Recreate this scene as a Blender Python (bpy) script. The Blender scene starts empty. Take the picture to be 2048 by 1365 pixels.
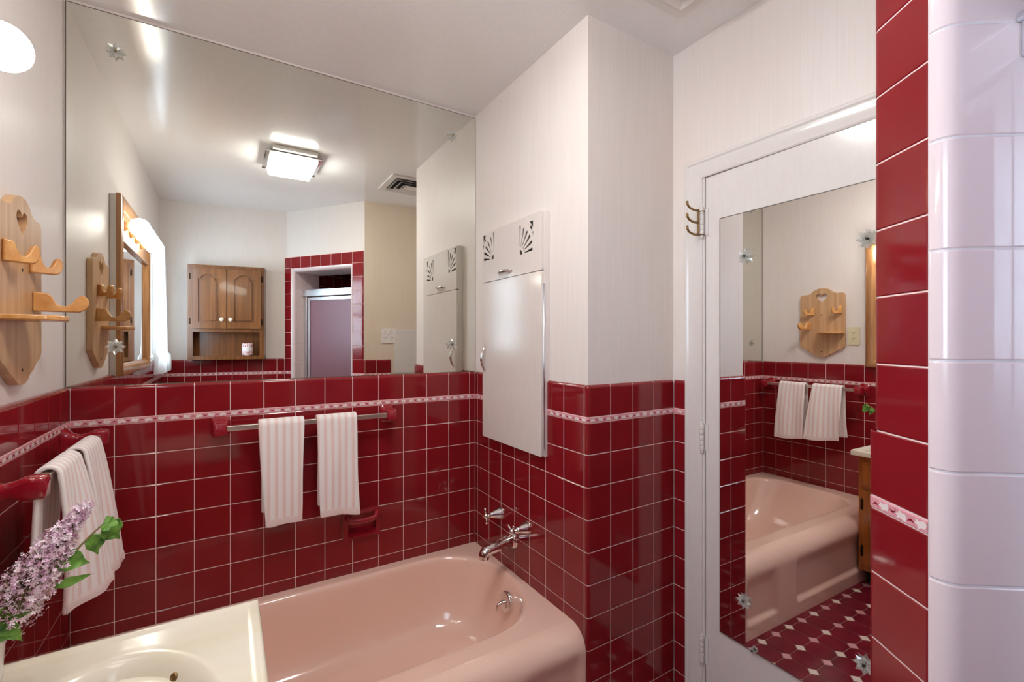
import bpy, math, random
from mathutils import Vector, Matrix
from mathutils.geometry import tessellate_polygon

random.seed(7)
C = bpy.context.scene.collection
SC = bpy.context.scene
PI = math.pi

# ---------------------------------------------------------------- camera, world, light, exposure
CAM_H = 1.374
cam = bpy.data.cameras.new('camera')
cam.sensor_width = 36.0
cam.lens = 914.735 / 2048 * 36.0
cam.shift_x = 7.6 / 2048
cam.clip_start = 0.02
cam_o = bpy.data.objects.new('camera', cam)
C.objects.link(cam_o)
cam_o.location = (0, 0, CAM_H)
cam_o.rotation_euler = (PI / 2, 0, -math.radians(31.66))
SC.camera = cam_o

W = bpy.data.worlds.new('daylight')
SC.world = W
W.use_nodes = True
W.node_tree.nodes['Background'].inputs[0].default_value = (0.62, 0.80, 1.0, 1)
W.node_tree.nodes['Background'].inputs[1].default_value = 2.5

al = bpy.data.lights.new('window_daylight', 'AREA')
al.shape = 'RECTANGLE'
al.size, al.size_y = 1.2, 0.9
al.energy = 48
al.color = (0.74, 0.84, 1.0)
al_o = bpy.data.objects.new('window_daylight', al)
C.objects.link(al_o)
al_o.location = (-1.10, 0.03, 1.67)
al_o.rotation_euler = (0, -PI / 2, 0)

SC.view_settings.view_transform = 'Standard'
SC.view_settings.look = 'None'
SC.view_settings.gamma = 1
SC.view_settings.use_curve_mapping = False
SC.view_settings.exposure = 1.24
try:
    SC.cycles.max_bounces = 14
    SC.cycles.diffuse_bounces = 6
    SC.cycles.glossy_bounces = 8
    SC.cycles.transmission_bounces = 8
    SC.cycles.transparent_max_bounces = 12
    SC.cycles.use_denoising = True
    SC.cycles.sample_clamp_indirect = 6
except Exception:
    pass

GLOBE_E = 8.5
SHADE_E = 16.5

# ---------------------------------------------------------------- materials
def srgb(r, g, b):
    f = lambda c: (c / 255 / 12.92) if c / 255 <= 0.04045 else ((c / 255 + 0.055) / 1.055) ** 2.4
    return (f(r), f(g), f(b), 1)

def mat(name, col, rough=0.5, metal=0.0, spec=0.5, coat=0.0, **kw):
    m = bpy.data.materials.new(name)
    m.use_nodes = True
    p = m.node_tree.nodes['Principled BSDF']
    p.inputs['Base Color'].default_value = col
    p.inputs['Roughness'].default_value = rough
    p.inputs['Metallic'].default_value = metal
    p.inputs['Specular IOR Level'].default_value = spec
    p.inputs['Coat Weight'].default_value = coat
    p.inputs['Coat Roughness'].default_value = 0.05
    for k, v in kw.items():
        p.inputs[k].default_value = v
    return m

def N(m, t):
    return m.node_tree.nodes.new(t)

def L(m, a, b):
    m.node_tree.links.new(a, b)

def coords(m, scale, kind='Object'):
    tc = N(m, 'ShaderNodeTexCoord')
    mp = N(m, 'ShaderNodeMapping')
    mp.inputs['Scale'].default_value = scale
    L(m, tc.outputs[kind], mp.inputs['Vector'])
    return mp.outputs['Vector']

def noise_mix(m, scale, ca, cb, lo=0.35, hi=0.65, detail=4, nscale=1.0, bump=0.0, dist=0.002):
    p = m.node_tree.nodes['Principled BSDF']
    v = coords(m, scale)
    n = N(m, 'ShaderNodeTexNoise')
    n.inputs['Scale'].default_value = nscale
    n.inputs['Detail'].default_value = detail
    L(m, v, n.inputs['Vector'])
    r = N(m, 'ShaderNodeValToRGB')
    r.color_ramp.elements[0].position = lo
    r.color_ramp.elements[1].position = hi
    r.color_ramp.elements[0].color = ca
    r.color_ramp.elements[1].color = cb
    L(m, n.outputs['Fac'], r.inputs['Fac'])
    L(m, r.outputs['Color'], p.inputs['Base Color'])
    if bump:
        b = N(m, 'ShaderNodeBump')
        b.inputs['Strength'].default_value = bump
        b.inputs['Distance'].default_value = dist
        L(m, n.outputs['Fac'], b.inputs['Height'])
        L(m, b.outputs['Normal'], p.inputs['Normal'])
    return m

def wallpaper(name, ca, cb, stain):
    m = mat(name, ca, 0.42, spec=0.35)
    p = m.node_tree.nodes['Principled BSDF']
    v = coords(m, (260, 260, 5))
    n = N(m, 'ShaderNodeTexNoise'); n.inputs['Scale'].default_value = 1; n.inputs['Detail'].default_value = 3
    L(m, v, n.inputs['Vector'])
    r = N(m, 'ShaderNodeValToRGB')
    r.color_ramp.elements[0].position = 0.3; r.color_ramp.elements[1].position = 0.7
    r.color_ramp.elements[0].color = ca; r.color_ramp.elements[1].color = cb
    L(m, n.outputs['Fac'], r.inputs['Fac'])
    v2 = coords(m, (2.2, 2.2, 1.4))
    n2 = N(m, 'ShaderNodeTexNoise'); n2.inputs['Scale'].default_value = 1; n2.inputs['Detail'].default_value = 5
    L(m, v2, n2.inputs['Vector'])
    r2 = N(m, 'ShaderNodeValToRGB')
    r2.color_ramp.elements[0].position = 0.5; r2.color_ramp.elements[1].position = 0.8
    r2.color_ramp.elements[0].color = (0, 0, 0, 1); r2.color_ramp.elements[1].color = (0.5, 0.5, 0.5, 1)
    L(m, n2.outputs['Fac'], r2.inputs['Fac'])
    mx = N(m, 'ShaderNodeMixRGB'); mx.inputs['Color2'].default_value = stain
    L(m, r2.outputs['Color'], mx.inputs['Fac']); L(m, r.outputs['Color'], mx.inputs['Color1'])
    L(m, mx.outputs['Color'], p.inputs['Base Color'])
    b = N(m, 'ShaderNodeBump'); b.inputs['Strength'].default_value = 0.25; b.inputs['Distance'].default_value = 0.001
    L(m, n.outputs['Fac'], b.inputs['Height']); L(m, b.outputs['Normal'], p.inputs['Normal'])
    return m

def wood(name, ca, cb, scale=(40, 40, 2.2), rough=0.35, lo=0.32, hi=0.7):
    m = mat(name, ca, rough, coat=0.25)
    noise_mix(m, scale, ca, cb, lo, hi, detail=6, nscale=1.0, bump=0.08, dist=0.001)
    return m

M = {}
M['wallpaper'] = wallpaper('wallpaper', srgb(230, 222, 217), srgb(234, 228, 224), srgb(229, 215, 205))
M['wallpaper_beige'] = wallpaper('beige_wallpaper', srgb(226, 210, 190), srgb(230, 216, 199), srgb(218, 197, 172))  # same paper pattern in a deeper beige tone
M['ceiling'] = noise_mix(mat('ceiling_paint', srgb(232, 226, 221), 0.15, spec=0.5), (60, 60, 60), srgb(233, 231, 230), srgb(236, 234, 233), bump=0.02, dist=0.001)
M['red'] = noise_mix(mat('burgundy_glazed_tile', srgb(134, 27, 33), 0.07, spec=0.5), (5, 5, 5), srgb(130, 25, 32), srgb(138, 30, 36))
M['grout'] = mat('pink_grout', srgb(248, 220, 214), 0.7)
M['pinktile'] = mat('pale_pink_glazed_tile', srgb(232, 214, 215), 0.07)
M['whitegrout'] = mat('pale_grout', srgb(226, 222, 226), 0.6)
M['listello'] = mat('pink_border_tile', srgb(226, 158, 166), 0.15)
M['listello_white'] = mat('white_border_relief', srgb(240, 226, 224), 0.15)
M['listello_dark'] = mat('burgundy_border_relief', srgb(140, 28, 48), 0.15)
M['mirror'] = mat('mirror_silver', (0.80, 0.81, 0.75, 1), 0.0, metal=1.0)
M['mirror2'] = mat('door_mirror_silver', (0.90, 0.89, 0.87, 1), 0.0, metal=1.0)
M['mirror_edge'] = mat('mirror_edge', srgb(96, 84, 70), 0.4)
M['white_paint'] = noise_mix(mat('white_gloss_paint', srgb(226, 222, 218), 0.16), (90, 90, 25), srgb(226, 221, 217), srgb(228, 224, 220), bump=0.02, dist=0.001)
M['cab_white'] = noise_mix(mat('cabinet_gloss_paint', srgb(226, 219, 214), 0.12), (120, 120, 12), srgb(225, 218, 213), srgb(229, 222, 217), bump=0.05, dist=0.001)
M['painted_shadow'] = mat('painted_recess_shadow', srgb(34, 26, 22), 0.8)  # near-black colour standing in for shade inside recesses
M['chrome'] = mat('chrome', (0.78, 0.77, 0.76, 1), 0.07, metal=1.0)
M['satin'] = mat('satin_aluminium', (0.72, 0.75, 0.80, 1), 0.28, metal=1.0)
M['bar'] = mat('brushed_bar', (0.72, 0.68, 0.62, 1), 0.3, metal=1.0)
M['brass'] = noise_mix(mat('antique_brass', srgb(142, 112, 72), 0.32, metal=0.85), (200, 200, 200), srgb(122, 96, 62), srgb(164, 132, 88))
M['darkmetal'] = mat('dark_bronze', srgb(48, 36, 28), 0.4, metal=0.7)
M['tub'] = mat('pink_porcelain', srgb(243, 207, 189), 0.09, coat=0.4)
M['counter'] = noise_mix(mat('cream_cultured_marble', srgb(236, 228, 206), 0.18, coat=0.2), (3, 9, 3), srgb(234, 226, 202), srgb(241, 235, 218))
M['pine'] = wood('knotty_pine', srgb(182, 138, 94), srgb(210, 172, 130), (1, 48, 1.6), 0.4)
M['pine_hook'] = wood('golden_pine', srgb(200, 138, 74), srgb(222, 170, 106), (30, 60, 30), 0.3)
M['oak'] = wood('golden_oak', srgb(98, 56, 26), srgb(138, 86, 44), (75, 75, 1.7), 0.3)
M['oak_frame'] = wood('oak_frame', srgb(154, 104, 60), srgb(192, 142, 92), (50, 9, 3), 0.28)
M['oak_vanity'] = wood('orange_oak', srgb(150, 80, 22), srgb(190, 112, 40), (40, 40, 2.5), 0.28)
M['ivory'] = mat('ivory_plastic', srgb(222, 216, 180), 0.35)
M['porcelain_knob'] = mat('cream_knob', srgb(238, 230, 206), 0.15)
M['slot'] = mat('slot_dark', srgb(40, 34, 30), 0.6)
M['vase'] = mat('white_ceramic', srgb(238, 236, 232), 0.15)
M['leaf'] = noise_mix(mat('lilac_leaf', srgb(82, 140, 44), 0.45), (60, 60, 60), srgb(66, 120, 34), srgb(124, 176, 70))
M['stem'] = mat('lilac_stem', srgb(112, 104, 60), 0.6)
M['pan'] = mat('white_enamel', srgb(238, 236, 232), 0.3)
M['towel'] = None

def towel_mat():
    m = mat('striped_terry', srgb(240, 230, 226), 0.95, spec=0.1)
    p = m.node_tree.nodes['Principled BSDF']
    v = coords(m, (1, 1, 1))
    sx = N(m, 'ShaderNodeSeparateXYZ'); L(m, v, sx.inputs[0])
    mu = N(m, 'ShaderNodeMath'); mu.operation = 'MULTIPLY'; mu.inputs[1].default_value = 2 * PI / 0.0272
    L(m, sx.outputs['X'], mu.inputs[0])
    si = N(m, 'ShaderNodeMath'); si.operation = 'SINE'; L(m, mu.outputs[0], si.inputs[0])
    r = N(m, 'ShaderNodeValToRGB')
    e = r.color_ramp.elements
    e[0].position = 0.45; e[0].color = srgb(247, 242, 240)
    e[1].position = 0.85; e[1].color = srgb(238, 217, 212)
    ma = N(m, 'ShaderNodeMath'); ma.operation = 'MULTIPLY_ADD'; ma.inputs[1].default_value = 0.5; ma.inputs[2].default_value = 0.5
    L(m, si.outputs[0], ma.inputs[0]); L(m, ma.outputs[0], r.inputs['Fac'])
    L(m, r.outputs['Color'], p.inputs['Base Color'])
    v2 = coords(m, (420, 420, 420))
    n = N(m, 'ShaderNodeTexNoise'); n.inputs['Scale'].default_value = 1; n.inputs['Detail'].default_value = 2
    L(m, v2, n.inputs['Vector'])
    b = N(m, 'ShaderNodeBump'); b.inputs['Strength'].default_value = 0.4; b.inputs['Distance'].default_value = 0.002
    L(m, n.outputs['Fac'], b.inputs['Height']); L(m, b.outputs['Normal'], p.inputs['Normal'])
    p.inputs['Sheen Weight'].default_value = 0.3
    return m
M['towel'] = towel_mat()

def lilac_mat():
    m = mat('lilac_petal', srgb(220, 180, 208), 0.7)
    noise_mix(m, (90, 90, 90), srgb(222, 176, 208), srgb(255, 246, 250), 0.35, 0.62, detail=2)
    return m
M['petal'] = lilac_mat()

def emit(name, col, s):
    m = bpy.data.materials.new(name); m.use_nodes = True
    nt = m.node_tree; nt.nodes.clear()
    e = nt.nodes.new('ShaderNodeEmission'); o = nt.nodes.new('ShaderNodeOutputMaterial')
    e.inputs[0].default_value = col; e.inputs[1].default_value = s
    nt.links.new(e.outputs[0], o.inputs[0])
    return m
M['globe'] = emit('lit_globe', (1.0, 0.96, 0.90, 1), GLOBE_E)
M['shade'] = emit('lit_glass_shade', (1.0, 0.985, 0.96, 1), SHADE_E)

def mix_shader(name, parts):
    m = bpy.data.materials.new(name); m.use_nodes = True
    nt = m.node_tree; nt.nodes.clear()
    o = nt.nodes.new('ShaderNodeOutputMaterial')
    cur = None
    for typ, props, fac in parts:
        s = nt.nodes.new(typ)
        for k, v in props.items():
            s.inputs[k].default_value = v
        if cur is None:
            cur = s.outputs[0]
        else:
            mx = nt.nodes.new('ShaderNodeMixShader'); mx.inputs[0].default_value = fac
            nt.links.new(cur, mx.inputs[1]); nt.links.new(s.outputs[0], mx.inputs[2])
            cur = mx.outputs[0]
    nt.links.new(cur, o.inputs[0])
    return m
M['pane'] = mix_shader('window_glass', [('ShaderNodeBsdfTransparent', {'Color': (0.95, 0.97, 0.97, 1)}, 0), ('ShaderNodeBsdfGlossy', {'Roughness': 0.02}, 0.06)])
M['curtain'] = mix_shader('sheer_curtain', [('ShaderNodeBsdfDiffuse', {'Color': (0.86, 0.86, 0.86, 1)}, 0), ('ShaderNodeBsdfTranslucent', {'Color': (0.90, 0.92, 0.94, 1)}, 0.6), ('ShaderNodeBsdfTransparent', {'Color': (1, 1, 1, 1)}, 0.22)])
M['frosted'] = mix_shader('frosted_glass', [('ShaderNodeBsdfDiffuse', {'Color': (0.36, 0.17, 0.21, 1)}, 0), ('ShaderNodeBsdfTranslucent', {'Color': (0.55, 0.30, 0.36, 1)}, 0.35), ('ShaderNodeBsdfGlossy', {'Color': (0.8, 0.85, 0.95, 1), 'Roughness': 0.4}, 0.05)])
M['crystal'] = mix_shader('clear_acrylic', [('ShaderNodeBsdfTransparent', {'Color': (0.9, 0.92, 0.9, 1)}, 0), ('ShaderNodeBsdfGlossy', {'Roughness': 0.06}, 0.16), ('ShaderNodeBsdfDiffuse', {'Color': (0.9, 0.9, 0.88, 1)}, 0.24)])

# ---------------------------------------------------------------- mesh builder
class MB:
    def __init__(s):
        s.v = []; s.f = []; s.mi = []; s.sm = []
    def add(s, verts, faces, mi=0, smooth=False, T=None):
        o = len(s.v)
        for p in verts:
            p = Vector(p)
            s.v.append(T @ p if T is not None else p)
        for f in faces:
            s.f.append([i + o for i in f]); s.mi.append(mi); s.sm.append(smooth)
        return s
    def box(s, x0, x1, y0, y1, z0, z1, mi=0, T=None):
        vs = [(x, y, z) for x in (x0, x1) for y in (y0, y1) for z in (z0, z1)]
        fs = [(0, 1, 3, 2), (4, 6, 7, 5), (0, 4, 5, 1), (2, 3, 7, 6), (0, 2, 6, 4), (1, 5, 7, 3)]
        return s.add(vs, fs, mi, False, T)
    def prism(s, outer, holes=(), d0=0.0, d1=0.01, mi=0, T=None, smooth=False, side_mi=None):
        """2-D outline (a,b) with holes, extruded along the third axis from d0 to d1; T maps (a,b,d)."""
        loops = [list(outer)] + [list(h) for h in holes]
        flat = [p for lp in loops for p in lp]
        tris = tessellate_polygon([[Vector((p[0], p[1], 0)) for p in lp] for lp in loops])
        n = len(flat)
        vs = [(p[0], p[1], d0) for p in flat] + [(p[0], p[1], d1) for p in flat]
        def area(t):
            a, b, c = [flat[i] for i in t]
            return (b[0] - a[0]) * (c[1] - a[1]) - (b[1] - a[1]) * (c[0] - a[0])
        up = [t if area(t) > 0 else (t[0], t[2], t[1]) for t in tris]
        fs = [(t[0] + n, t[1] + n, t[2] + n) for t in up] + [(t[0], t[2], t[1]) for t in up]
        s.add(vs, fs, mi, smooth, T)
        o = len(s.v) - 2 * n
        k = 0
        for li, lp in enumerate(loops):
            m = len(lp)
            ar = sum(lp[i][0] * lp[(i + 1) % m][1] - lp[(i + 1) % m][0] * lp[i][1] for i in range(m))
            ccw = ar > 0
            if li > 0: ccw = not ccw
            ccw = (ar > 0) if li == 0 else not (ar > 0) if False else ((ar > 0) == (li == 0))
            for i in range(m):
                a, b = o + k + i, o + k + (i + 1) % m
                q = [a, b, b + n, a + n]
                if li == 0:
                    q = q if ar > 0 else q[::-1]
                else:
                    q = q[::-1] if ar > 0 else q
                s.f.append(q); s.mi.append(mi if side_mi is None else side_mi); s.sm.append(smooth)
            k += m
        return s
    def lathe(s, prof, seg=24, mi=0, T=None, smooth=True):
        """prof: list of (r,z) around the z axis."""
        vs = []; fs = []
        for r, z in prof:
            for i in range(seg):
                a = 2 * PI * i / seg
                vs.append((r * math.cos(a), r * math.sin(a), z))
        for j in range(len(prof) - 1):
            for i in range(seg):
                a = j * seg + i; b = j * seg + (i + 1) % seg
                fs.append((a, b, b + seg, a + seg))
        fs.append(tuple(range(seg - 1, -1, -1)))
        fs.append(tuple((len(prof) - 1) * seg + i for i in range(seg)))
        return s.add(vs, fs, mi, smooth, T)
    def tube(s, path, rad, seg=12, mi=0, T=None, smooth=True, flat=1.0):
        path = [Vector(p) for p in path]
        rads = rad if isinstance(rad, (list, tuple)) else [rad] * len(path)
        vs = []; fs = []; prev = None
        for i, p in enumerate(path):
            t = (path[min(i + 1, len(path) - 1)] - path[max(i - 1, 0)]).normalized()
            if prev is None:
                u = Vector((0, 0, 1)) if abs(t.z) < 0.9 else Vector((1, 0, 0))
            else:
                u = prev
            u = (u - t * u.dot(t)).normalized(); prev = u
            w = t.cross(u)
            for k in range(seg):
                a = 2 * PI * k / seg
                vs.append(p + (u * math.cos(a) * flat + w * math.sin(a)) * rads[i])
        for j in range(len(path) - 1):
            for i in range(seg):
                a = j * seg + i; b = j * seg + (i + 1) % seg
                fs.append((a, b, b + seg, a + seg))
        fs.append(tuple(range(seg - 1, -1, -1)))
        fs.append(tuple((len(path) - 1) * seg + i for i in range(seg)))
        return s.add(vs, fs, mi, smooth, T)
    def loft(s, rings, mi=0, T=None, smooth=True, caps=True):
        n = len(rings[0]); vs = [p for r in rings for p in r]; fs = []
        for j in range(len(rings) - 1):
            for i in range(n):
                a = j * n + i; b = j * n + (i + 1) % n
                fs.append((a, b, b + n, a + n))
        if caps:
            fs.append(tuple(range(n - 1, -1, -1)))
            fs.append(tuple((len(rings) - 1) * n + i for i in range(n)))
        return s.add(vs, fs, mi, smooth, T)
    def sphere(s, c, r, seg=24, rings=14, mi=0, sc=(1, 1, 1)):
        vs = [(c[0], c[1], c[2] + r * sc[2])]; fs = []
        for j in range(1, rings):
            ph = PI * j / rings
            for i in range(seg):
                a = 2 * PI * i / seg
                vs.append((c[0] + r * sc[0] * math.sin(ph) * math.cos(a), c[1] + r * sc[1] * math.sin(ph) * math.sin(a), c[2] + r * sc[2] * math.cos(ph)))
        vs.append((c[0], c[1], c[2] - r * sc[2])); e = len(vs) - 1
        for i in range(seg):
            fs.append((0, 1 + i, 1 + (i + 1) % seg))
            fs.append((e, 1 + (rings - 2) * seg + (i + 1) % seg, 1 + (rings - 2) * seg + i))
        for j in range(rings - 2):
            for i in range(seg):
                a = 1 + j * seg + i; b = 1 + j * seg + (i + 1) % seg
                fs.append((a, a + seg, b + seg, b))
        return s.add(vs, fs, mi, True)
    def grid(s, fn, nu, nv, mi=0, smooth=True, T=None, wrap=False):
        vs = [fn(i / nu, j / nv) for i in range(nu + 1) for j in range(nv + 1)]
        fs = [(i * (nv + 1) + j, (i + 1) * (nv + 1) + j, (i + 1) * (nv + 1) + j + 1, i * (nv + 1) + j + 1) for i in range(nu) for j in range(nv)]
        return s.add(vs, fs, mi, smooth, T)
    def build(s, name, mats, parent=None, bevel=0.0, seg=2, sharp=None, loc=None):
        me = bpy.data.meshes.new(name)
        org = Vector(loc) if loc is not None else Vector((0, 0, 0))
        me.from_pydata([tuple(p - org) for p in s.v], [], s.f)
        if not isinstance(mats, (list, tuple)): mats = [mats]
        for m in mats: me.materials.append(M[m] if isinstance(m, str) else m)
        me.polygons.foreach_set('material_index', s.mi)
        me.polygons.foreach_set('use_smooth', s.sm)
        if sharp:
            me.set_sharp_from_angle(angle=math.radians(sharp))
        me.update()
        o = bpy.data.objects.new(name, me)
        C.objects.link(o)
        if parent is not None:
            o.parent = parent
            o.matrix_parent_inverse = Matrix.Identity(4)
            o.location = org - Vector(parent_loc(parent))
        else:
            o.location = org
        if bevel:
            b = o.modifiers.new('bevel', 'BEVEL'); b.width = bevel; b.segments = seg
            b.limit_method = 'ANGLE'; b.angle_limit = math.radians(40)
            for p in me.polygons: p.use_smooth = True
            w = o.modifiers.new('wn', 'WEIGHTED_NORMAL')
            w.keep_sharp = True
            me.set_sharp_from_angle(angle=math.radians(50))
        return o

def parent_loc(p):
    v = Vector(p.location)
    while p.parent is not None:
        p = p.parent; v = v + Vector(p.location)
    return v

def thing(name, label, cat, loc=(0, 0, 0), group=None):
    o = bpy.data.objects.new(name, None); C.objects.link(o)
    o.empty_display_size = 0.05
    o.location = loc; tag(o, label, cat, group)
    return o

def tag(o, label, cat, group=None):
    o['label'] = label; o['category'] = cat
    if group: o['group'] = group
    return o

def struct(o, label, cat):
    o['kind'] = 'structure'; o['label'] = label; o['category'] = cat
    return o

def part_label(o, s):
    o['label'] = s
    return o

def fan(a, b, d):   # maps (a along y, b along z, d along +x)
    return None

def TX(x, y=0.0, z=0.0, sign=1):      # local (a,b,d) -> world (x + sign*d, y + a, z + b)
    return Matrix(((0, 0, sign, x), (1, 0, 0, y), (0, 1, 0, z), (0, 0, 0, 1)))

def frame(o, a, b, d):                # local axes a, b, d as world directions from origin o
    a, b, d = Vector(a).normalized(), Vector(b).normalized(), Vector(d).normalized()
    return Matrix(((a.x, b.x, d.x, o[0]), (a.y, b.y, d.y, o[1]), (a.z, b.z, d.z, o[2]), (0, 0, 0, 1)))

# ---------------------------------------------------------------- room dimensions (metres, camera plan position at 0,0)
XL, XLW = -0.443, -0.463          # left wall: tile face, wallpaper
YT, YTW = 2.063, 2.084            # mirror wall
XF, XFW = 1.0746, 1.0860          # faucet wall
YC, YCW = 1.2136, 1.2250          # return (column) face
XD, XDW = 1.5288, 1.5400          # door wall
YO, YOW = 0.351, 0.340            # wall beside the shower: tile face, wallpaper (faces +y)
ZC = 2.526                        # ceiling
Z_CAP, Z_L1, Z_L2, Z_G = 1.218, 1.1054, 1.0842, 0.9727
P = 0.11443                       # tile pitch
A = Vector((-0.465, -0.517)); B = Vector((0.444, -0.366)); Cc = Vector((0.946, 0.329))
DG = (Cc - B).normalized(); DGN = Vector((-DG.y, DG.x))       # along the diagonal wall, and its room-side normal
DL = (Cc - B).length
TH = 0.12

def wall_poly(mb, p0, p1, z0, z1, n, th=TH):
    """slab wall between plan points p0,p1; n = direction away from the room"""
    a, b = Vector(p0), Vector(p1); n = Vector(n)
    vs = [(q.x, q.y, z) for q in (a, b, b + n * th, a + n * th) for z in (z0, z1)]
    fs = [(0, 2, 3, 1), (2, 4, 5, 3), (4, 6, 7, 5), (6, 0, 1, 7), (1, 3, 5, 7), (0, 6, 4, 2)]
    mb.add(vs, fs)

# ---------------------------------------------------------------- tiling
class Path:
    """plan polyline with outward (room-side) normals"""
    def __init__(s, pts, nrm):
        s.p = [Vector(q) for q in pts]; s.n = [Vector(q).normalized() for q in nrm]
        s.s = [0.0]
        for i in range(1, len(s.p)): s.s.append(s.s[-1] + (s.p[i] - s.p[i - 1]).length)
        s.len = s.s[-1]
    def at(s, t, off, z):
        t = max(-0.02, min(s.len + 0.02, t))
        i = 0
        while i < len(s.s) - 2 and t > s.s[i + 1]: i += 1
        k = (t - s.s[i]) / (s.s[i + 1] - s.s[i])
        q = s.p[i].lerp(s.p[i + 1], k); n = s.n[i].lerp(s.n[i + 1], min(1, max(0, k))).normalized()
        q = q - n * off
        return Vector((q.x, q.y, z))
    def inner(s, a, b):
        return [t for t in s.s if a + 1e-5 < t < b - 1e-5]

GAP, BEV, DEP = 0.00135, 0.0018, 0.0011
def tile(mb, path, s0, s1, z0, z1, mi=0, cap=False, thick=0.02, rnd=0.011, flip=False):
    a0, a1 = s0 + GAP, s1 - GAP
    ss = [a0, a0 + BEV] + [t for t in path.inner(a0 + BEV * 1.5, a1 - BEV * 1.5)] + [a1 - BEV, a1]
    prof = [(z0 + GAP, DEP), (z0 + GAP + BEV, 0.0)]
    if cap:
        prof.append((z1 - rnd - 0.003, 0.0))
        for k in range(6):
            ph = k / 5 * PI / 2
            prof.append((z1 - rnd + rnd * math.sin(ph), rnd * (1 - math.cos(ph))))
        prof.append((z1, thick))
    else:
        prof += [(z1 - GAP - BEV, 0.0), (z1 - GAP, DEP)]
    tx, tz = random.gauss(0, 0.0005), random.gauss(0, 0.0005)
    sm, zm = (s0 + s1) / 2, (z0 + z1) / 2
    vs = []; n = len(ss)
    for z, off in prof:
        for i, t in enumerate(ss):
            e = DEP if i in (0, n - 1) else 0.0
            w = tx * (t - sm) + tz * (min(z, z1) - zm)
            vs.append(path.at(t, max(off, e) + w, z))
    groups = [(0, 1), (1, n - 2), (n - 2, n - 1)]
    bands = [(0, 1), (1, len(prof) - 1)] if cap else [(k, k + 1) for k in range(len(prof) - 1)]
    for b0, b1 in bands:
        for g0, g1 in groups:
            o = len(mb.v); m = g1 - g0 + 1
            for j in range(b0, b1 + 1):
                mb.v.extend(vs[j * n + g0: j * n + g1 + 1])
            for j in range(b1 - b0):
                for i in range(m - 1):
                    f = [o + j * m + i, o + j * m + i + 1, o + (j + 1) * m + i + 1, o + (j + 1) * m + i]
                    mb.f.append(f[::-1] if flip else f); mb.mi.append(mi); mb.sm.append((cap and b0 == 1) or (n > 4 and m > 2))

def strip(mb, path, s0, s1, prof, mi, flip=False):
    ss = [s0] + path.inner(s0, s1) + [s1]; n = len(ss); o = len(mb.v)
    for z, off in prof:
        for t in ss: mb.v.append(path.at(t, off, z))
    for j in range(len(prof) - 1):
        for i in range(n - 1):
            f = (o + j * n + i, o + j * n + i + 1, o + (j + 1) * n + i + 1, o + (j + 1) * n + i)
            mb.f.append(list(f[::-1] if flip else f)); mb.mi.append(mi); mb.sm.append(False)

def capprof(z0, z1, rnd=0.011, thick=0.02, d=0.0016):
    r = [(z0, d)]
    for k in range(6):
        ph = k / 5 * PI / 2
        r.append((z1 - rnd + (rnd - d) * math.sin(ph), rnd - (rnd - d) * math.cos(ph)))
    r.append((z1 - d, thick))
    return r

def listello(mb, path, s0, s1, z0, z1, flip=False, phase=0.0, mi=(2, 3, 4)):
    """decorative border: raised pink strip, white blossoms and burgundy leaves"""
    ztop, zbot = z1 - 0.0008, z0 + 0.0008
    strip(mb, path, s0, s1, [(zbot, 0.001), (zbot + 0.0015, -0.0006), (ztop - 0.0015, -0.0006), (ztop, 0.001)], mi[0], flip)
    h = (z1 - z0); zc = (z0 + z1) / 2; pit = 0.0375
    k0 = math.ceil((s0 - phase) / pit); s = k0 * pit + phase; k = k0
    def poly(pts, m, off):
        o = len(mb.v)
        if any(q[0] < s0 + 0.001 or q[0] > s1 - 0.001 for q in pts): return
        for q in pts: mb.v.append(path.at(q[0], off, q[1]))
        f = list(range(o, o + len(pts)))
        mb.f.append(f[::-1] if flip else f); mb.mi.append(m); mb.sm.append(False)
    while s < s1:
        c = s; up = 1 if k % 2 == 0 else -1
        blob = [(-0.011, 0.10), (-0.008, -0.22), (-0.001, -0.20), (0.004, -0.40), (0.0065, -0.10), (0.012, -0.02), (0.0085, 0.12), (0.010, 0.36), (0.003, 0.18), (-0.003, 0.30), (-0.008, 0.36)]
        pts = [(c + a, zc + up * b * h) for a, b in blob]
        if up < 0: pts = pts[::-1]
        poly(pts, mi[1], -0.0012)
        cc = c + 0.0185
        cres = []
        for i in range(6):
            t = i / 5; cres.append((cc - 0.0075 + 0.015 * t, zc - up * h * (0.06 + 0.02) + up * h * (0.30 * math.sin(PI * t) - 0.1)))
        for i in range(1, 5):
            t = 1 - i / 5; cres.append((cc - 0.0075 + 0.015 * t, zc - up * h * 0.08 + up * h * (0.12 * math.sin(PI * t) - 0.1)))
        if up > 0: cres = cres[::-1]
        poly(cres, mi[2], -0.0012)
        d = c + 0.0125
        poly([(d - 0.0011, zc - up * 0.28 * h), (d, zc - up * 0.28 * h - 0.0011), (d + 0.0011, zc - up * 0.28 * h), (d, zc - up * 0.28 * h + 0.0011)], mi[2], -0.0012)
        s += pit; k += 1

def grid_z(zbot):
    r = [(Z_G, Z_L2)]; z = Z_G
    while z - P > zbot:
        r.append((z - P, z)); z -= P
    if z - zbot > 0.012: r.append((zbot, z))
    return r

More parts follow.
